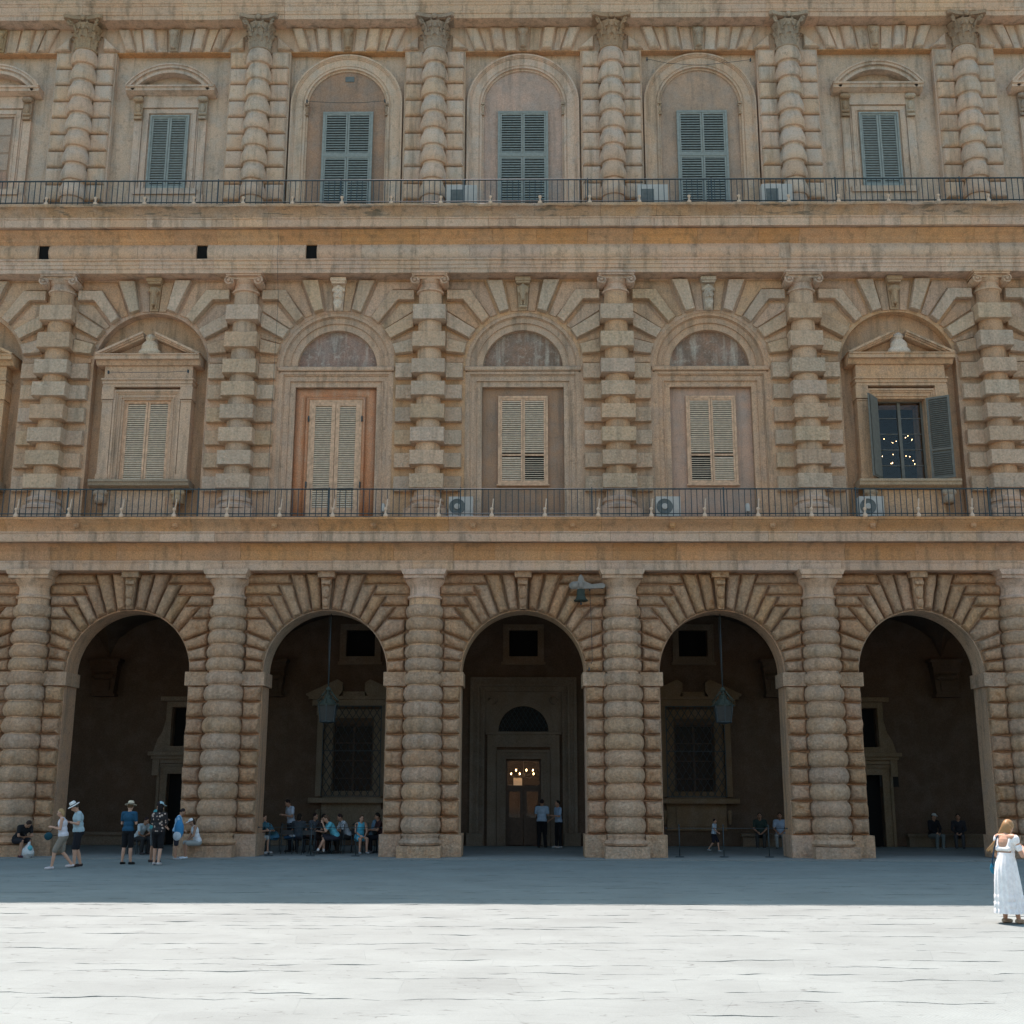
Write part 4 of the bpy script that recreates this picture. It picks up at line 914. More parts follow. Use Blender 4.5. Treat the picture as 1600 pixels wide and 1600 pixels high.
def ac(x, z, fan, label):
    t = thing('air_conditioner', label, 'air conditioner', (x, 37.25, z), 0, 'air conditioning units behind the railings')
    if fan:
        kid('casing', MB().box(-.39,.39,-.15,.15,.12,.78).box(-.3,-.2,-.1,.1,0,.12).box(.2,.3,-.1,.1,0,.12), 'white', t, smooth=False)
        kid('fan_grille', MB().lathe([(.0,.0),(.09,.012),(.10,.0),(.21,.0),(.25,.02),(.26,.0)], c=(-.12,-.155,.45), seg=24, axis='y'), 'vent', t)
        kid('fan_hub', MB().lathe([(.001,.05),(.09,.045),(.10,.02)], c=(-.12,-.155,.45), seg=16, axis='y'), 'white', t)
        kid('side_vent', MB().box(.2,.36,-.156,-.151,.3,.6), 'white', t, smooth=False)
    else:
        kid('casing', MB().box(-.52,.52,-.15,.15,.22,.93).box(-.5,-.3,-.1,.1,0,.22).box(.3,.5,-.1,.1,0,.22), 'white', t, smooth=False)
        kid('vent_panel', MB().box(-.38,.04,-.16,-.151,.24,.76), 'vent', t, smooth=False)
for x, l in ((-2.0, 'white air conditioner with round fan in the bay left of centre window, lower balcony'), (4.68, 'white air conditioner with round fan under tan shutters right of centre, lower balcony'), (11.2, 'white air conditioner with round fan beside the open window, lower balcony')): ac(x, F2, True, l)
for x, l in ((-2.1, 'white air conditioner with square vent left of central green shutters, upper balcony'), (4.45, 'white air conditioner with square vent left of the third arched window, upper balcony'), (8.7, 'white air conditioner with square vent right of the third arched window, upper balcony')): ac(x, F3, False, l)
for x, l in ((-4.5, 'small cream floodlight on the ledge right of the reddish door frame'), (7.2, 'small cream floodlight on the ledge between centre right window and column')):
    t = thing('floodlight', l, 'lamp', (x, 37.0, F2)); kid('lamp_body', MB().lathe([(.01,.25),(.07,.25),(.075,.3),(.065,.48),(.04,.52),(.01,.52)], seg=14), 'white', t); kid('stand', MB().tube([(0,0,0),(0,0,.26)], .018), 'iron', t)
# bell on its bracket
t = thing('bell', 'green bronze bell hanging from a grey winged bracket above the central arch', 'bell', (1.85, 37.45, 7.9))
kid('bell_body', MB().lathe([(.01,.36),(.10,.36),(.13,.33),(.135,.14),(.17,.06),(.235,.0),(.22,-.02),(.19,.0),(.12,.1),(.01,.3)], seg=24), 'bronze', t)
kid('clapper', MB().cap((0,0,.2),.012,(0,0,-.08),.012).ell((0,0,-.1),(.035,.035,.05)), 'iron', t)
kid('bracket', MB().prism([(-.36,.42),(-.30,.37),(.0,.37),(.75,.40),(.78,.50),(.70,.56),(.35,.52),(.12,.62),(.06,.78),(.0,.84),(-.06,.78),(-.1,.62),(-.28,.6),(-.38,.52)], -.05, .05).ell((-.2,-.06,.48),(.13,.05,.1)).ell((.0,-.06,.5),(.08,.05,.12)).tube([(.7,.0,.45),(.7,.5,.45)], .03), 'lead', t)
# hanging lanterns
def lantern(x, label, y=38.45):
    t = thing('hanging_lantern', label, 'lantern', (x, y, 4.12), 0, 'lanterns hung in the arches beside the portal'); top = 7.62-4.12
    kid('chain', MB().tube([(0,0,1.08),(0,0,top)], .016, 6).tube([(-.02,0,1.1),(-.06,.0,top)], .006, 4), 'iron', t)
    gl = []
    for i in range(6):
        a0, a1 = rad(60*i+30), rad(60*i+90); p = lambda a, r, z: (r*math.cos(a), r*math.sin(a), z)
        kid('glass_pane', MB().add([p(a0,.235,.03), p(a1,.235,.03), p(a1,.31,.52), p(a0,.31,.52)], [(0,1,2,3)]), 'lampglass', t, smooth=False)
        kid('frame_bar', MB().tube([p(a0,.24,.0), p(a0,.32,.54)], .016, 5), 'iron', t, smooth=False)
    kid('base', MB().lathe([(.01,-.06),(.06,-.05),(.22,-.02),(.26,.0),(.26,.03),(.01,.03)], seg=6), 'iron', t, smooth=False)
    kid('roof', MB().lathe([(.36,.52),(.37,.56),(.30,.58),(.20,.70),(.13,.74),(.12,.86),(.01,.88)], seg=6), 'bronze', t, smooth=False)
    cr = MB(); cr.lathe([(.05,.86),(.07,.9),(.04,.95),(.10,1.02),(.05,1.1),(.01,1.14)], seg=12)
    for i in range(6):
        a = rad(60*i+30); cr.tube([(.3*math.cos(a),.3*math.sin(a),.58),(.36*math.cos(a),.36*math.sin(a),.68),(.22*math.cos(a),.22*math.sin(a),.84),(.10*math.cos(a),.10*math.sin(a),.98)], .018, 5)
    kid('crown', cr, 'bronze', t)
    for s in (-1, 1): kid('bulb', MB().ell((s*.07,0,.28),(.03,.03,.06),8,6), 'bulb_dim', t)
lantern(-6.28, 'dark hanging lantern with two small lights in the arch left of the portal')
lantern(6.42, 'bluish hanging lantern with reflecting glass in the arch right of the portal')
# chandelier in the hall and lights behind the open upper window
t = thing('chandelier', 'lit brass chandelier seen through the glass over the central door', 'chandelier', (0, YB+2.0, 2.55))
cm = MB().tube([(0,0,-.1),(0,0,1.7)], .015).ell((0,0,0),(.05,.05,.1))
for i in range(10):
    a = 2*math.pi*i/10; r = .48 if i % 2 else .36; z = .0 if i % 2 else .14
    cm.tube([(0,0,-.05),(r*.6*math.cos(a),r*.6*math.sin(a),-.12+z),(r*math.cos(a),r*math.sin(a),.0+z)], .010, 5)
kid('arms', cm, 'lead', t)
for i in range(10):
    a = 2*math.pi*i/10; r = .48 if i % 2 else .36; z = .0 if i % 2 else .14
    kid('bulb', MB().ell((r*math.cos(a),r*math.sin(a),.05+z),(.022,.022,.04),8,6), 'bulb', t)
t = thing('poster', 'cream sheet with added glow on the far wall of the hall behind the door', 'poster', (-.18, YB+2.6, 2.25)); kid('sheet', MB().box(-.22,.12,0,.01,-.12,.2), 'paper', t, smooth=False)
t = thing('chandelier', 'tall chandelier of small lights inside the open upper window with slate shutters', 'chandelier', (2*BAY+.55, YF+2.0, 13.5))
cm = MB().tube([(0,0,-.3),(0,0,2.0)], .015); rr = random.Random(4); pts = []
for i in range(20): a = rr.uniform(0, 6.28); r = rr.uniform(.25, .78); pts.append((r*math.cos(a), r*math.sin(a)*.6, rr.choice([-.05,.25,.5,-.35])))
for p in pts: cm.tube([(0,0,p[2]-.1),(p[0]*.6,p[1]*.6,p[2]-.14),(p[0],p[1],p[2]-.04)], .007, 4)
kid('arms', cm, 'iron', t)
for p in pts: kid('bulb', MB().ell(p,(.009,.009,.016),6,5), 'bulb', t)

# wires and cables fixed to the front
def wire(pts, label, r=.008):
    c = Vector(pts[len(pts)//2]); t = thing('wire', label, 'wire', tuple(c)); kid('strand', MB().tube([Vector(p)-c for p in pts], r, 5), 'iron', t, smooth=False)
    for p in (pts[0], pts[-1]): kid('pin', MB().box(-.02,.02,-.03,.06,-.05,.05), 'iron', t, tuple(Vector(p)-c), False)
wire([(4.45, 37.75, 27.55), (5.2, 37.72, 27.35), (6.35, 37.70, 27.25), (7.4, 37.72, 27.38), (8.15, 37.75, 27.5)], 'thin wire with two pins above the third arched window of the top storey')
wire([(-7.75, 37.95, 26.05), (-7.0, 37.93, 25.98), (-6.3, 37.93, 25.96), (-5.6, 37.93, 25.98), (-4.95, 37.95, 26.05)], 'thin wire across the first arched window of the top storey')
wire([(-14.0, 37.72, 15.72), (-13.3, 37.68, 15.69), (-12.0, 37.66, 15.69), (-11.3, 37.7, 15.74)], 'thin wire across the frieze of the left pedimented window')
wire([(-8.35, 37.12, 21.2), (-8.36, 37.25, 20.2), (-8.36, 37.2, 19.6), (-8.38, 37.75, 18.4), (-8.40, 37.72, 15.0), (-8.42, 37.72, 10.6)], 'vertical cable beside the left middle column of the second storey', .006)
wire([(2.15, 37.7, 8.3), (2.18, 37.70, 7.4), (2.2, 37.70, 6.0), (2.1, 37.75, 5.75)], 'bell cable dropping beside the right column of the central arch')
kid('ventilator', MB().box(-.16,.16,-.02,.02,-.1,.1), 'vent', palace, (-BAY+.06, YF+.24-YF, 27.1), False)
# ------------------------------------------------------------ people
CM = {}
def cloth(name, c, rough=.85):
    if name not in CM: CM[name] = plain(name, c, rough, var=.12, sc_=14, spec=.15)
    return CM[name]
def spotted(name, base, dot):
    m, t, b = nodes_of(name); oc = N(t, 'ShaderNodeTexCoord').outputs['Object']
    vo = N(t, 'ShaderNodeTexVoronoi'); vo.inputs['Scale'].default_value = 11; t.links.new(oc, vo.inputs['Vector'])
    t.links.new(mix(t, ramp(t, vo.outputs['Distance'], .28, .36, 1, 0), base, dot), b.inputs['Base Color']); b.inputs['Roughness'].default_value = .9
    return m
def V3(*a): return Vector(a)
def hand(mb, wrist, d, palmn, curl=.5, s=1.0, fine=True):
    """palm and five separate fingers; d = direction of the hand, palmn = palm normal"""
    d = Vector(d).normalized(); n = Vector(palmn); n = (n-d*n.dot(d)).normalized(); side = d.cross(n)
    w = Vector(wrist); c = w+d*.045*s
    rot = Matrix((side, n, d)).transposed()
    mb.ell(c, (.038*s, .016*s, .05*s), 10, 7, rot)
    for i, L in enumerate((.066, .078, .074, .058)):
        b = w+d*.085*s+side*(.027-.018*i)*s
        m1 = b+(d*math.cos(curl*.6)+n*math.sin(curl*.6))*L*.5*s; m2 = m1+(d*math.cos(curl*1.6)+n*math.sin(curl*1.6))*L*.5*s
        r = .0085*s if fine else .011*s; mb.cap(b, r, m1, r*.95, 6); mb.cap(m1, r*.95, m2, r*.8, 6)
    b = w+d*.03*s+side*.032*s; m1 = b+(side*.7+d*.6+n*.3).normalized()*.035*s; m2 = m1+(d*.85+side*.15+n*.5).normalized()*.03*s
    mb.cap(b, .012*s, m1, .0105*s, 6); mb.cap(m1, .0105*s, m2, .009*s, 6)
def person(label, loc, face=0, H=1.72, pose='stand', lean=0, top=('shirt', (.3,.3,.3)), sleeve=.5, bottom=('shorts', (.05,.05,.05)), arms='down', skin='skin', hair=(.05,.03,.02), hairlen=0, hat=None, shoes=(.05,.05,.05), head=(0, 0), fat=1.0, vox=.016, legs=None, group=None, dress=None, barefoot=False, fem=False, socks=None):
    H *= .945; s = H/1.72; t = thing('person', label, 'person', loc, rad(face), group)
    sit = pose == 'sit'; hz = .52 if sit else .92
    L = Matrix.Rotation(rad(-lean), 3, 'X')    # leaning forward (towards -y)
    L = Matrix.Rotation(rad(lean), 3, 'X')
    P = V3(0, 0, hz)
    def T(x, y, z): return P+L @ V3(x, y, z)    # torso frame, z above the hips
    sh = {q: T(q*(.175 if fem else .195), .0, .50) for q in (1, -1)}; nk = T(0, .0, .53); hd = T(0, -.015, .70)
    hr = Matrix.Rotation(rad(head[1]), 3, 'Z') @ Matrix.Rotation(rad(head[0]), 3, 'X'); hd = nk+L @ (hr @ V3(0, -.02, .165))
    hf = L @ hr @ V3(0, -1, 0); hu = L @ hr @ V3(0, 0, 1); hx = hf.cross(hu)
    rh = Matrix((hx*-1, hf*-1, hu)).transposed()
    LG = {'stand': {1: ((.10,-.01,.49),(.12,.02,.075)), -1: ((-.10,-.03,.49),(-.12,-.03,.075))},
          'walk': {1: ((.09,-.20,.50),(.09,-.24,.085)), -1: ((-.09,.0,.49),(-.09,.30,.13))},
          'step': {1: ((.09,-.08,.49),(.10,-.06,.075)), -1: ((-.10,.02,.48),(-.11,.14,.085))},
          'sit': {1: ((.13,-.42,.50),(.13,-.40,.075)), -1: ((-.13,-.42,.50),(-.12,-.36,.075))}}[legs if isinstance(legs, str) else ('sit' if sit else pose if pose in ('walk','step') else 'stand')]
    if isinstance(legs, dict): LG = legs
    AR = {'down': {q: (sh[q]+V3(q*.05,.02,-.28), sh[q]+V3(q*.05,-.06,-.53)) for q in (1,-1)},
          'phone': {q: (sh[q]+V3(q*.04,-.02,-.28), sh[q]+V3(-q*.10,-.26,-.22)) for q in (1,-1)},
          'swing': {1: (sh[1]+V3(.05,.13,-.25), sh[1]+V3(.05,.08,-.48)), -1: (sh[-1]+V3(-.04,-.10,-.26), sh[-1]+V3(-.02,-.28,-.40))},
          'hip': {1: (sh[1]+V3(.14,.10,-.24), sh[1]+V3(-.0,-.06,-.42)), -1: (sh[-1]+V3(-.05,.02,-.28), sh[-1]+V3(.02,-.22,-.34))},
          'lap': {q: (sh[q]+V3(q*.04,-.06,-.27), V3(q*.10,-.30,hz+.10)) for q in (1,-1)},
          'table': {q: (sh[q]+V3(q*.05,-.10,-.26), sh[q]+V3(-q*.02,-.34,-.24)) for q in (1,-1)},
          'chin': {1: (sh[1]+V3(.03,-.16,-.24), sh[1]+V3(-.08,-.24,.02)), -1: (sh[-1]+V3(-.04,-.10,-.27), sh[-1]+V3(.02,-.33,-.24))},
          'out': {1: (sh[1]+V3(.05,-.06,-.27), sh[1]+V3(.02,-.30,-.24)), -1: (sh[-1]+V3(-.06,.02,-.27), sh[-1]+V3(-.10,-.20,-.42))}}[arms] if isinstance(arms, str) else {q: tuple(Vector(a) for a in arms[q]) for q in (1,-1)}
    fine = vox < .013
    hips = {q: V3(q*.09, 0, hz-.02) for q in (1, -1)}
    b = MB(); F = fat
    RT = lambda: L
    b.ell(T(0,.01,.04), (.165*F,.12*F,.13), 14, 9, L).ell(T(0,0,.20), (.135*F,.10*F,.16), 14, 9, L).ell(T(0,0,.38), (.165*(.93 if fem else 1)*F,.11*F,.17), 14, 9, L)
    b.cap(sh[1]-V3(.03,0,0), .062, sh[-1]+V3(.03,0,0), .062).cap(nk-hu*.05, .06, hd-hu*.06, .052)
    b.ell(hd, (.074,.092,.112), 14, 10, rh).ell(hd+hf*.03-hu*.055, (.052,.055,.06), 10, 8, rh)
    b.cap(hd+hf*.088+hu*.01, .011, hd+hf*.108-hu*.022, .015, 6).ell(hd+hx*.076, (.012,.02,.03), 8, 6, rh).ell(hd-hx*.076, (.012,.02,.03), 8, 6, rh).ell(hd+hf*.084-hu*.05, (.022,.01,.009), 8, 6, rh)
    for q in (1, -1):
        k, a = map(Vector, LG[q]); b.cap(hips[q], .088*F, k, .057); b.cap(k, .055, k+(a-k)*.35+V3(0,.012,0), .055); b.cap(k+(a-k)*.35+V3(0,.012,0), .055, a, .036)
        b.cap(a+V3(0,.03,-.03), .035, a+V3(q*.02,-.13,-.045), .028)
        e, h = AR[q]; b.cap(sh[q], .05, e, .038); b.cap(e, .038, h, .026)
        hand(b, h, (h-e), V3(-q*.8,-.1,-.5), .7, 1.0, fine)
    sc_ = lambda m: (setattr(m, 'v', [tuple(Vector(p)*s) for p in m.v]), m)[1]
    kid('body', remeshed(sc_(b), 'body', skin, vox), None, t)
    # face and hair
    ey = MB()
    for q in (1, -1): ey.ell((hd+hf*.086+hx*q*.03+hu*.018), (.011,.006,.007), 8, 6, rh); ey.cap(hd+hf*.09+hx*q*.016+hu*.037, .005, hd+hf*.084+hx*q*.046+hu*.036, .004, 5)
    kid('eyes', sc_(ey), cloth('eye_dark', (.03,.02,.02)), t)
    hm = cloth('hair_%d_%d' % (hair[0]*1000, hair[2]*1000), hair)
    if hair[0] >= 0 and hairlen >= 0:
        ha = MB(); ha.ell(hd-hf*.022+hu*.03, (.084,.092,.098), 14, 10, rh)
        if hairlen > 0:
            ha.ell(hd-hf*.055-hu*.03, (.085,.06,.11), 12, 8, rh)
            if hairlen > .15:
                for q in (-.05, -.02, .02, .05): ha.cap(hd-hf*.06+hx*q, .04, hd-hf*.10-V3(0,0,hairlen)+hx*q*1.3, .022)
        kid('hair', remeshed(sc_(ha), 'hair', hm, .014), None, t)
    if hat:
        kind, hc = hat; hmats = cloth('hat_%d_%d' % (hc[0]*100, hc[2]*100), hc); ht = MB(); c = hd+hu*.055
        if kind == 'brim': pr = [(.001,.12),(.06,.125),(.085,.10),(.092,.035),(.10,.015),(.165,.0),(.17,.012),(.10,.02)]
        else: pr = [(.001,.075),(.05,.068),(.08,.04),(.09,.0),(.088,-.01)]
        mm = MB().lathe(pr, seg=20); mm.v = [tuple(c+rh @ Vector(p)) for p in mm.v]; ht.add(mm.v, mm.f)
        if kind == 'cap':
            mm = MB().ell((0,-.12,.0), (.07,.075,.012), 12, 6); ht.add([c+rh @ Vector(p) for p in mm.v], mm.f)
        ho = kid('hat', sc_(ht), hmats, t)
        if kind == 'brim':
            mm = MB().lathe([(.095,.02),(.0975,.045),(.093,.05)], seg=20); mm.v = [tuple((c+rh @ Vector(p))*s) for p in mm.v]
            put('hat_band', mm.mesh('hat_band', cloth('dark_band', (.06,.06,.06)), True), ho, local=True)
    # clothes
    if top:
        tn, tc = top[0], top[1]; tm = top[2] if len(top) > 2 else cloth(tn+'_%d_%d_%d' % tuple(int(v*100) for v in tc), tc)
        g = MB(); g.ell(T(0,.01,.05), (.185*F,.138*F,.15), 14, 9, L).ell(T(0,0,.20), (.162*F,.122*F,.17), 14, 9, L).ell(T(0,0,.38), (.184*(.93 if fem else 1)*F,.128*F,.165), 14, 9, L)
        if sleeve > 0: g.cap(sh[1]-V3(.03,0,0), .072, sh[-1]+V3(.03,0,0), .072)
        else: g.cap(sh[1]-V3(.075,0,0), .068, sh[-1]+V3(.075,0,0), .068)
        g.cap(nk-hu*.05, .072, nk-hu*.02, .064)
        for q in (1, -1):
            if sleeve > 0:
                e, h = AR[q]; f = min(1, sleeve*1.2); g.cap(sh[q], .066, sh[q]+(e-sh[q])*f, .058)
                if sleeve > .85: g.cap(e, .05, h, .036)
        kid(tn, remeshed(sc_(g), tn, tm, vox), None, t)
    if bottom:
        bn, bc = bottom; bm_ = cloth(bn+'_%d_%d_%d' % tuple(int(v*100) for v in bc), bc); g = MB()
        g.ell(V3(0,.01,hz+.0), (.178*F,.136*F,.13), 14, 9)
        for q in (1, -1):
            k, a = map(Vector, LG[q]); f = {'shorts': .92, 'trousers': 1.0, 'skirt': .6}.get(bn, .9)
            g.cap(hips[q], .102*F, hips[q]+(k-hips[q])*f, .085)
            if bn == 'trousers': g.cap(k, .074, a+V3(0,0,.03), .062)
            if bn == 'skirt': g.cap(hips[q], .11*F, hips[-q]+(k-hips[-q])*.5, .09)
        kid(bn, remeshed(sc_(g), bn, bm_, vox), None, t)
    for q in (1, -1):
        k, a = map(Vector, LG[q]); g = MB().cap(a+V3(0,.035,-.035), .042, a+V3(q*.02,-.14,-.048), .034).cap(a+V3(q*.015,-.05,-.045), .045, a+V3(q*.02,-.15,-.05), .036)
        g.v = [(x, y, max(z, .004 if a.z < .1 else -9)) for x, y, z in g.v]
        kid('shoe', sc_(g), cloth('shoe_%d_%d' % (shoes[0]*100, shoes[2]*100), shoes), t)
        if socks: kid('sock', sc_(MB().cap(a, .042, a+(k-a)*.12, .042)), cloth('sock_white', (.7,.7,.7)), t)
    return t, dict(hd=hd*s, nk=nk*s, sh={q: sh[q]*s for q in (1,-1)}, AR={q: tuple(v*s for v in AR[q]) for q in (1,-1)}, hips=P*s, T=lambda *a: T(*a)*s, hf=hf, hu=hu, hx=hx, s=s)
def bagmesh(w, h, d): return MB().ell((0,0,h*.45), (w/2, d/2, h*.5), 14, 10).wob(.012, 9)
G = GZ+.004
# left group
person('man in dark clothes sitting hunched over his phone on the leftmost column base', (-15.35, 37.15, 0), 55, 1.78, 'sit', 38, ('tshirt', (.018,.018,.02)), .5, ('shorts', (.02,.02,.025)), 'lap', 'tan_skin', (.04,.025,.02), shoes=(.06,.02,.03), head=(25,0), fat=1.15)
t = thing('phone', 'phone held by the sitting man in dark clothes', 'phone', (-15.02, 36.86, .66)); kid('screen', MB().box(-.035,.035,-.075,.075,0,.01), 'dark', t, smooth=False); t.rotation_euler = (.4, .2, .9)
t = thing('shopping_bag', 'crumpled white plastic bag on the ground by the sitting man at the left', 'bag', (-14.95, 36.95, G)); kid('bag_body', MB().ell((0,0,.19),(.20,.14,.2),14,10).cap((0,0,.3),.09,(.02,0,.46),.04).wob(.05, 7), cloth('plastic_white', (.55,.57,.57), .5), t)
kid('print', MB().ell((.1,-.08,.3),(.08,.06,.09),10,8), cloth('print_teal', (.12,.40,.45)), t)
_, k = person('woman with blonde bob, white sleeveless top and khaki shorts walking left', (-12.15, 32.3, G), -75, 1.63, 'walk', 6, ('tank_top', (.62,.60,.64)), 0, ('shorts', (.23,.20,.165)), 'phone', 'skin', (.36,.24,.12), .08, shoes=(.55,.50,.50), head=(10,0), fat=1.1, fem=True, vox=.013)
t = thing('handbag', 'small dark teal handbag held by the blonde woman walking left', 'bag', (-12.5, 32.2, .72)); kid('bag_body', bagmesh(.22,.2,.12), cloth('teal_bag', (.015,.06,.08)), t)
kid('strap', MB().tube([(.0,.0,.16),(.28,.05,.46),(.44,.08,.55),(.5,.12,.4),(.42,.1,.15),(.1,.02,.1)], .01), cloth('strap_dark', (.04,.03,.03)), t)
person('man in white brimmed hat and pale blue shirt behind the blonde woman', (-12.05, 33.1, G), -60, 1.80, 'step', 4, ('shirt', (.36,.46,.50)), .5, ('shorts', (.022,.022,.025)), 'phone', 'skin', (.06,.05,.04), hat=('brim', (.70,.70,.68)), shoes=(.04,.03,.03), head=(28,0), fat=1.15, vox=.013)
person('seated person in a pale shirt leaning in shade behind the man in the white hat', (-12.3, 39.0, 0), 60, 1.7, 'sit', 32, ('shirt', (.42,.48,.50)), .5, ('trousers', (.03,.03,.03)), 'lap', 'tan_skin', (.03,.02,.02), shoes=(.05,.04,.04))
person('man in straw hat and navy shirt standing alone with his back turned', (-11.08, 34.3, G), 165, 1.76, 'stand', 0, ('tshirt', (.02,.075,.13)), .55, ('shorts', (.014,.014,.016)), 'phone', 'skin', (.10,.06,.03), hat=('brim', (.62,.54,.40)), shoes=(.02,.02,.02), head=(12,15), vox=.013)
person('man in teal top and pale cap behind the woman in floral blouse', (-10.62, 35.2, G), 120, 1.80, 'stand', 5, ('shirt', (.06,.26,.28)), .5, ('shorts', (.10,.11,.12)), 'out', 'tan_skin', (.03,.02,.02), hat=('cap', (.35,.50,.55)), shoes=(.05,.04,.04), head=(15,0))
fl = spotted('floral_cloth', (.018,.014,.015), (.42,.32,.26))
person('long haired woman in black floral blouse seen from behind', (-10.15, 34.05, G), 175, 1.74, 'step', 0, ('blouse', (.02,.02,.02), fl), .75, ('shorts', (.012,.012,.012)), 'phone', 'skin', (.012,.010,.010), .28, shoes=(.45,.42,.42), head=(20,0), fat=1.12, fem=True, vox=.013)
person('person in light blue shirt with rucksack standing by the second column', (-10.35, 36.5, G), 100, 1.58, 'stand', 8, ('shirt', (.30,.45,.60)), .5, ('shorts', (.03,.03,.04)), 'out', 'tan_skin', (.03,.02,.02), shoes=(.3,.3,.3), head=(20,0))
t = thing('rucksack', 'blue rucksack with a pale round patch between the floral woman and the column', 'bag', (-10.02, 35.6, .62)); kid('bag_body', MB().ell((0,0,.25),(.14,.12,.28),14,10), cloth('blue_bag', (.05,.22,.42)), t); kid('patch', MB().ell((-.02,-.1,.07),(.12,.04,.13),14,8), cloth('bag_white', (.5,.55,.6)), t)
kid('strap', MB().tube([(-.08,.05,.45),(-.12,.1,.6),(-.05,.15,.62),(.02,.12,.5)], .018), cloth('blue_bag', (.05,.22,.42)), t)
_, k = person('woman in white cap and white vest sitting on the base of the second column', (-9.85, 37.06, -.02), -62, 1.66, 'sit', 16, ('tank_top', (.62,.63,.66)), 0, ('shorts', (.30,.31,.30)), 'lap', 'tan_skin', (.05,.03,.02), .05, hat=('cap', (.70,.70,.70)), shoes=(.55,.60,.66), head=(8,0), fem=True)
# cafe group under the second arch
cafe = 'people at the cafe tables under the second arch'
person('seated man in blue grey shirt and pale shorts nearest the left pier at the cafe', (-8.65, 39.6, 0), 70, 1.75, 'sit', 22, ('tshirt', (.07,.17,.22)), .5, ('shorts', (.40,.45,.46)), 'table', 'skin', (.05,.03,.02), shoes=(.5,.5,.5), group=cafe)
person('man in teal shirt leaning far forward over the leftmost cafe table', (-8.15, 40.2, 0), -70, 1.75, 'sit', 36, ('tshirt', (.07,.19,.25)), .5, ('shorts', (.08,.22,.34)), 'table', 'skin', (.04,.03,.02), shoes=(.05,.05,.05), group=cafe)
person('waiter in white shirt and dark apron standing among the cafe tables', (-7.72, 40.6, 0), -55, 1.80, 'step', 6, ('shirt', (.42,.50,.60)), .5, ('trousers', (.02,.02,.025)), 'phone', 'tan_skin', (.02,.015,.015), shoes=(.02,.02,.02), head=(25,0), group=cafe)
person('seated person in grey shirt behind the waiter at the cafe', (-7.15, 41.2, 0), 60, 1.70, 'sit', 14, ('tshirt', (.12,.13,.15)), .5, ('trousers', (.10,.05,.04)), 'table', 'skin', (.03,.02,.02), shoes=(.05,.05,.05), group=cafe)
person('man in turquoise shirt with crossed legs in the middle of the cafe', (-6.02, 39.5, 0), -70, 1.78, 'sit', 30, ('tshirt', (.12,.42,.52)), .5, ('shorts', (.03,.03,.04)), 'chin', 'skin', (.10,.06,.04), .02, shoes=(.06,.06,.06), socks=True, group=cafe, legs={1: ((.12,-.42,.50),(.10,-.62,.12)), -1: ((-.10,-.42,.56),(-.06,-.40,.09))})
person('seated man in white shirt behind the man in turquoise at the cafe', (-5.75, 40.3, 0), -65, 1.78, 'sit', 26, ('shirt', (.46,.50,.53)), .6, ('trousers', (.03,.03,.03)), 'table', 'tan_skin', (.03,.02,.02), shoes=(.05,.05,.05), group=cafe)
person('dark haired person facing the man in turquoise across the cafe table', (-6.75, 40.1, 0), 80, 1.72, 'sit', 18, ('tshirt', (.04,.03,.03)), .5, ('trousers', (.03,.02,.02)), 'table', 'skin', (.02,.015,.012), shoes=(.04,.04,.04), group=cafe)
person('woman in bright blue dress sitting right of centre at the cafe', (-5.32, 39.8, 0), 30, 1.66, 'sit', 12, ('dress_top', (.10,.45,.62)), 0, ('skirt', (.10,.45,.62)), 'lap', 'skin', (.08,.05,.03), .1, shoes=(.3,.3,.3), fem=True, group=cafe)
person('man in pale blue shirt sitting at the right end of the cafe', (-5.0, 40.7, 0), 80, 1.74, 'sit', 12, ('shirt', (.15,.24,.32)), .5, ('trousers', (.03,.03,.04)), 'table', 'tan_skin', (.02,.015,.012), shoes=(.03,.03,.03), group=cafe)
person('person in dark red patterned shirt sitting against the right pier at the cafe', (-4.66, 40.3, 0), -70, 1.72, 'sit', 12, ('tshirt', (.06,.03,.03)), .5, ('trousers', (.02,.02,.02)), 'table', 'tan_skin', (.02,.015,.012), shoes=(.2,.2,.22), group=cafe)
person('dark clothed person sitting with back to the square between the cafe tables', (-7.35, 39.9, 0), 175, 1.70, 'sit', 10, ('tshirt', (.05,.06,.07)), .5, ('trousers', (.02,.02,.02)), 'table', 'skin', (.02,.015,.012), .1, shoes=(.05,.05,.05), group=cafe)
# portal and right arches
person('man in pale blue shirt and black trousers facing the portal door', (.66, 43.8, 0), 170, 1.76, 'stand', 3, ('shirt', (.30,.40,.52)), .55, ('trousers', (.012,.012,.014)), 'phone', 'tan_skin', (.03,.02,.02), shoes=(.02,.02,.02), fat=1.1)
person('slimmer man in pale blue shirt and black trousers turned left, right of the portal', (1.25, 43.6, 0), -65, 1.72, 'stand', 2, ('shirt', (.26,.36,.50)), .6, ('trousers', (.012,.012,.014)), 'out', 'tan_skin', (.02,.015,.012), shoes=(.35,.35,.35))
person('small child in white shirt and dark shorts running right under the fourth arch', (6.42, 41.4, 0), 60, 1.12, 'walk', 6, ('tshirt', (.42,.52,.62)), .4, ('shorts', (.02,.02,.03)), 'swing', 'skin', (.03,.02,.02), shoes=(.3,.34,.36))
person('person in dark green shirt sitting on the wall bench under the fourth arch', (8.55, 44.35, -.06), -10, 1.74, 'sit', 6, ('shirt', (.03,.05,.045)), .6, ('trousers', (.05,.05,.05)), 'lap', 'tan_skin', (.02,.015,.012), shoes=(.35,.36,.36))
person('person in white shirt and pale trousers sitting on the wall bench beside the fourth pier', (9.28, 44.35, -.06), -15, 1.74, 'sit', 4, ('shirt', (.32,.40,.52)), .6, ('trousers', (.28,.30,.30)), 'lap', 'tan_skin', (.02,.015,.012), shoes=(.05,.05,.05))
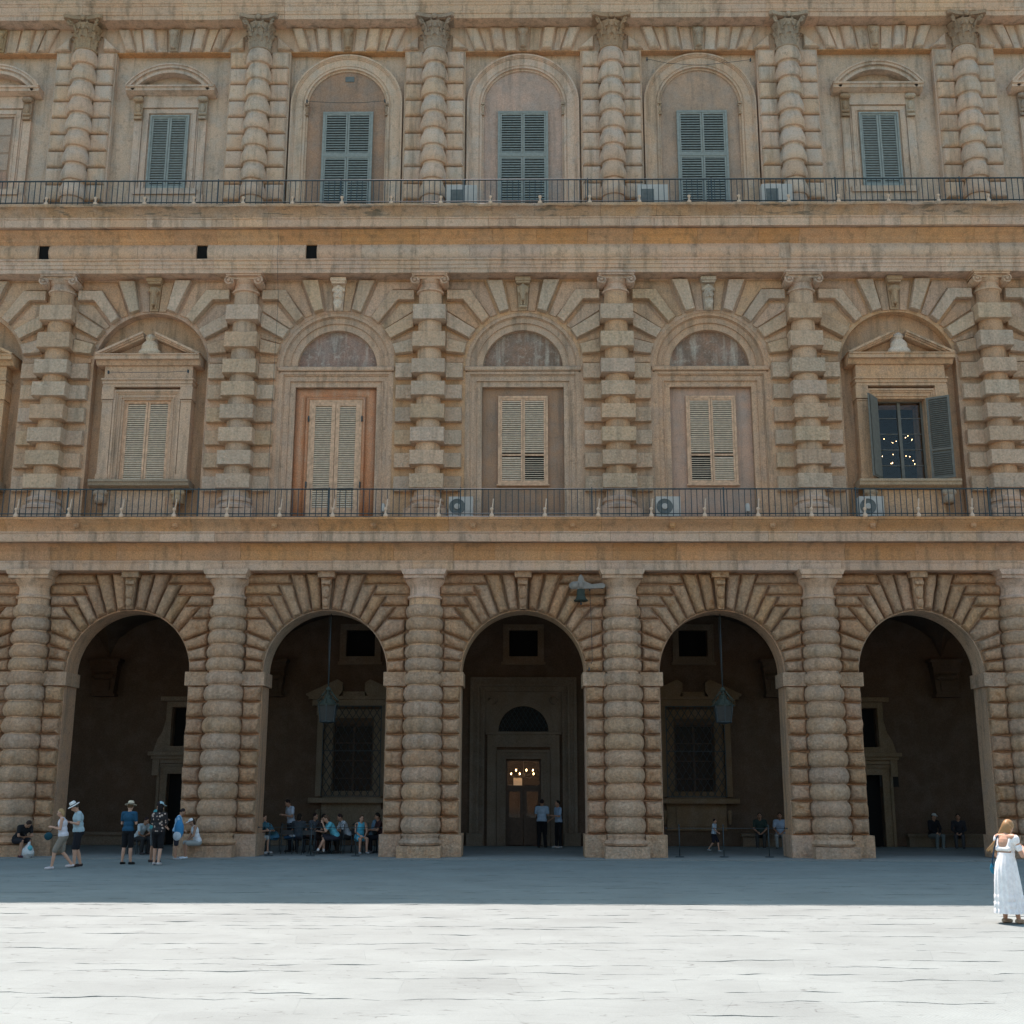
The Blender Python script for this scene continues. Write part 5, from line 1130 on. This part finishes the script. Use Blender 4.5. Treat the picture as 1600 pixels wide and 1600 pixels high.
person('person in pale cap and grey trousers sitting on the bench under the rightmost arch', (14.75, 44.35, -.06), 20, 1.74, 'sit', 10, ('shirt', (.015,.015,.018)), .9, ('trousers', (.13,.15,.15)), 'lap', 'tan_skin', (.03,.02,.02), hat=('cap', (.40,.43,.42)), shoes=(.4,.42,.42))
person('dim seated person in dark clothes at the right of the bench under the rightmost arch', (15.7, 44.35, -.06), -20, 1.72, 'sit', 10, ('shirt', (.03,.03,.035)), .9, ('trousers', (.06,.06,.065)), 'lap', 'tan_skin', (.02,.015,.012), shoes=(.12,.12,.12))
# woman in the white dress
GL = (7.93, 20.2, G)
t, k = person('woman in long white dress with loose hair in the sun at right', GL, 118, 1.72, 'stand', 4, None, 0, None, 
              {1: ((.27,-.08,1.10), (.10,-.34,1.24)), -1: ((-.26,-.10,1.12),(-.08,-.36,1.22))}, 'skin', (.24,.14,.065), -1, shoes=(.36,.27,.19), head=(26,8), fem=True, vox=.0075,
              legs={1: ((.08,.0,.49),(.10,.03,.075)), -1: ((-.08,-.02,.49),(-.10,-.06,.075))})
wd = cloth('white_cotton', (.80,.80,.80)); s = k['s']
def loft(rings, seg=40, fold=0, nf=11, seed=0):
    mb = MB(); V = []
    for (cx, cy, z, rx, ry, fd) in rings:
        for i in range(seg):
            a = 2*math.pi*i/seg; f = 1+fd*math.sin(a*nf+seed+z*2)+fd*.6*math.sin(a*5+z*3+1)
            V.append((cx+rx*f*math.cos(a), cy+ry*f*math.sin(a), z))
    n = len(rings); mb.add(V, [(i*seg+j, i*seg+(j+1)%seg, (i+1)*seg+(j+1)%seg, (i+1)*seg+j) for i in range(n-1) for j in range(seg)]); return mb
sk = loft([(0,-.01,1.10,.145,.112,.0),(0,0,1.05,.142,.115,.01),(0,.01,.95,.17,.15,.012),(0,.02,.82,.19,.175,.02),(0,.02,.66,.21,.20,.03),(0,.02,.46,.235,.225,.03),(0,.02,.45,.236,.226,.02),(0,.02,.44,.242,.232,.03),(0,.02,.36,.25,.24,.035),(0,.02,.345,.247,.237,.015),(0,.02,.335,.256,.246,.035),(0,.02,.25,.265,.255,.04),(0,.02,.238,.262,.252,.015),(0,.02,.225,.27,.26,.04),(0,.02,.16,.28,.27,.045)], 144, nf=17)
sk.v = [(x*(1-.14*max(0, 1.05-z)), y*(1-.14*max(0, 1.05-z)), z) for x, y, z in sk.v]
kid('skirt', sk, wd, t, smooth=True)
bo = MB(); T = k['T']
bo.ell(T(0,-.005,.17), (.142,.112,.05), 20, 8).ell(T(0,-.03,.34), (.155,.10,.12), 16, 9).ell(T(0,-.02,.22), (.135,.10,.09), 16, 9)
for q in (1, -1):
    a = k['sh'][q]; e = k['AR'][q][0]; bo.ell(a+(e-a)*.22+V3(-q*.005,0,.02), (.066,.064,.088), 14, 9); bo.cap(a+(e-a)*.55, .058, a+(e-a)*.62, .055)
    bo.cap(a-V3(q*.05,0,-.0), .05, T(q*.10,.055,.33), .045); bo.cap(a-V3(q*.05,0,0), .045, T(q*.08,-.08,.42), .03)
bo.cap(T(-.12,.075,.30), .04, T(.12,.075,.30), .04)
kid('bodice', remeshed(bo, 'bodice', wd, .011), None, t)
hb = MB(); hd, hf, hu, hx = k['hd'], k['hf'], k['hu'], k['hx']
hb.ell(hd-hf*.02+hu*.025, (.086,.098,.102), 16, 12).ell(hd-hf*.05-hu*.05, (.088,.06,.12), 14, 10)
rr = random.Random(3)
for i in range(16):
    q = (i-7.5)/7.5; a = hd-hf*.055+hx*q*.065-hu*.02; sw = V3(.10+.10*rr.random(), .05, 0)
    m1 = a+V3(.02,.035,-.20)+hx*q*.02+sw*.35; m2 = m1+V3(.02,.02,-.17-.06*rr.random())+sw; hb.cap(a, .030, m1, .026, 7); hb.cap(m1, .026, m2, .008, 7)
kid('hair', remeshed(hb, 'hair', cloth('light_brown_hair', (.30,.18,.085), .45), .009), None, t)
kid('bag_strap', MB().tube([T(.13,-.10,.36), T(.12,.0,.55), T(.11,.09,.50), T(.15,.12,.30), T(.22,.10,.08), T(.24,.05,-.02)], .012), cloth('strap_navy', (.02,.05,.09)), t)
tb = thing('shoulder_bag', 'small blue bag on the hip of the woman in the white dress', 'bag', tuple(Vector(GL)+Matrix.Rotation(rad(118), 3, 'Z') @ (T(.25,.05,-.12)))); kid('bag_body', bagmesh(.10,.17,.07), cloth('blue_leather', (.02,.16,.26), .5), tb)
kid('clasp', MB().box(-.01,.01,-.04,-.03,.08,.1), 'lead', tb, smooth=False)
# cafe furniture
def chair(loc, rz, label):
    t = thing('cafe_chair', label, 'chair', loc, rz, 'dark chairs at the cafe')
    kid('seat', MB().ell((0,0,.45), (.22,.21,.02), 16, 6), 'dark', t)
    kid('backrest', MB().add([(.19*math.cos(a)*q, .18+.05*math.sin(a)*0+.03*(1-abs(math.cos(a))), .60+.28*(.5+.5*0)*f) for f in (0, 1) for q, a in [(1, x) for x in (0, .5, 1.05, 1.57, 2.1, 2.6, 3.14)]], [(i, i+1, i+8, i+7) for i in range(6)]), cloth('woven_dark', (.05,.05,.05)), t)
    kid('back_frame', MB().tube([(-.2,.17,.42),(-.21,.2,.72),(-.17,.22,.90),(0,.23,.93),(.17,.22,.90),(.21,.2,.72),(.2,.17,.42)], .012), 'iron', t)
    for x, y in ((-.18,-.17),(.18,-.17),(-.18,.17),(.18,.17)): kid('leg', MB().tube([(x,y,.44),(x*1.12,y*1.12,0)], .012), 'iron', t)
    return t
def copy_tree(o, loc, rz, label):
    c = o.copy(); COL.objects.link(c); c.location = loc; c.rotation_euler = (0, 0, rz); c['label'] = label
    for ch in o.children: d = ch.copy(); COL.objects.link(d); d.parent = c
    return c
ch0 = chair((-6.82, 39.1, 0), rad(180), 'empty dark woven chair with its back to the square in front of the cafe')
for loc, a, l in (((-8.65,39.6,0), 70, 'dark chair under the man in blue grey nearest the left pier'), ((-8.15,40.2,0), -70, 'dark chair of the man leaning over the leftmost cafe table'), ((-7.15,41.2,0), 60, 'dark chair under the person in grey behind the waiter'),
                  ((-6.02,39.5,0), -70, 'dark chair under the man in the turquoise shirt'), ((-5.75,40.3,0), -65, 'dark chair under the man in the white shirt'), ((-6.75,40.1,0), 80, 'dark chair of the person facing the man in turquoise'), ((-5.32,39.8,0), 30, 'dark chair under the woman in the bright blue dress'),
                  ((-5.0,40.7,0), 80, 'dark chair under the man in pale blue at the right end'), ((-4.66,40.3,0), -70, 'dark chair against the right pier of the second arch'), ((-7.5,39.3,0), 165, 'empty dark chair hung with a navy and white cloth'), ((-12.3,39.0,0), 60, 'dark chair under the person in pale blue behind the hatted man')):
    copy_tree(ch0, loc, rad(a), l)
t = thing('jacket', 'navy and white jacket lying on an empty cafe chair', 'jacket', (-7.5, 39.3, .47)); kid('sleeve_cloth', MB().ell((0,0,.05),(.2,.18,.06),14,8).wob(.04,6), cloth('navy', (.02,.06,.12)), t); kid('lining', MB().ell((.1,-.08,.08),(.1,.08,.04),12,8).wob(.03,8), cloth('pale_lining', (.5,.55,.6)), t)
def table(loc, label):
    t = thing('cafe_table', label, 'table', loc, 0, 'small round cafe tables'); kid('table_top', MB().lathe([(.01,.70),(.33,.70),(.34,.715),(.33,.73),(.01,.73)], seg=28), 'dark', t)
    kid('pedestal', MB().tube([(0,0,.02),(0,0,.7)], .025), 'iron', t); kid('foot', MB().lathe([(.01,.03),(.2,.015),(.22,0),(.01,0)], seg=20), 'iron', t); return t
t0 = table((-8.35,39.85,0), 'small dark table between the two men at the left of the cafe')
for loc, l in (((-6.45,39.85,0), 'small dark table in front of the man in turquoise'), ((-4.83,40.55,0), 'small dark table at the right end of the cafe')): copy_tree(t0, loc, 0, l)
t = thing('cup', 'white cup on the right end cafe table', 'cup', (-4.8, 40.5, .73)); kid('cup_body', MB().lathe([(.02,0),(.035,.02),(.045,.09),(.04,.09),(.03,.02),(.01,.01)], seg=14), 'white', t); kid('handle', MB().tube([(.04,0,.07),(.065,0,.06),(.06,0,.03),(.035,0,.025)], .005), 'white', t)
# barrier posts with a rope bar
def post(x, label):
    t = thing('barrier_post', label, 'post', (x, 38.15, 0), 0, 'thin dark barrier posts between the piers'); kid('pole', MB().tube([(0,0,.02),(0,0,.93)], .016), 'iron', t); kid('knob', MB().ell((0,0,.95),(.03,)*3,10,8), 'iron', t); kid('foot', MB().lathe([(.01,.03),(.13,.02),(.14,0),(.01,0)], seg=18), 'iron', t)
    return t
for x, l in ((4.85, 'thin dark barrier post nearest the left pier of the fourth arch'), (6.22, 'thin dark barrier post in the middle of the fourth arch'), (7.62, 'thin dark barrier post nearest the right pier of the fourth arch'), (-7.9, 'thin dark barrier post left of centre in front of the cafe'), (-6.6, 'thin dark barrier post in the middle of the front of the cafe'), (-5.2, 'thin dark barrier post right of centre in front of the cafe')): post(x, l)
for x0, x1, l in ((-8.25,-4.4,'thin horizontal bar across the front of the cafe'), (4.45,8.2,'thin horizontal bar across the fourth arch')):
    t = thing('barrier_bar', l, 'barrier', ((x0+x1)/2, 38.15, .86)); kid('bar', MB().tube([(-(x1-x0)/2,0,0),((x1-x0)/2,0,0)], .009), 'iron', t)
    kid('end_clip', MB().box(-(x1-x0)/2-.02,-(x1-x0)/2+.02,-.02,.02,-.02,.02), 'iron', t, smooth=False); kid('end_clip', MB().box((x1-x0)/2-.02,(x1-x0)/2+.02,-.02,.02,-.02,.02), 'iron', t, smooth=False)
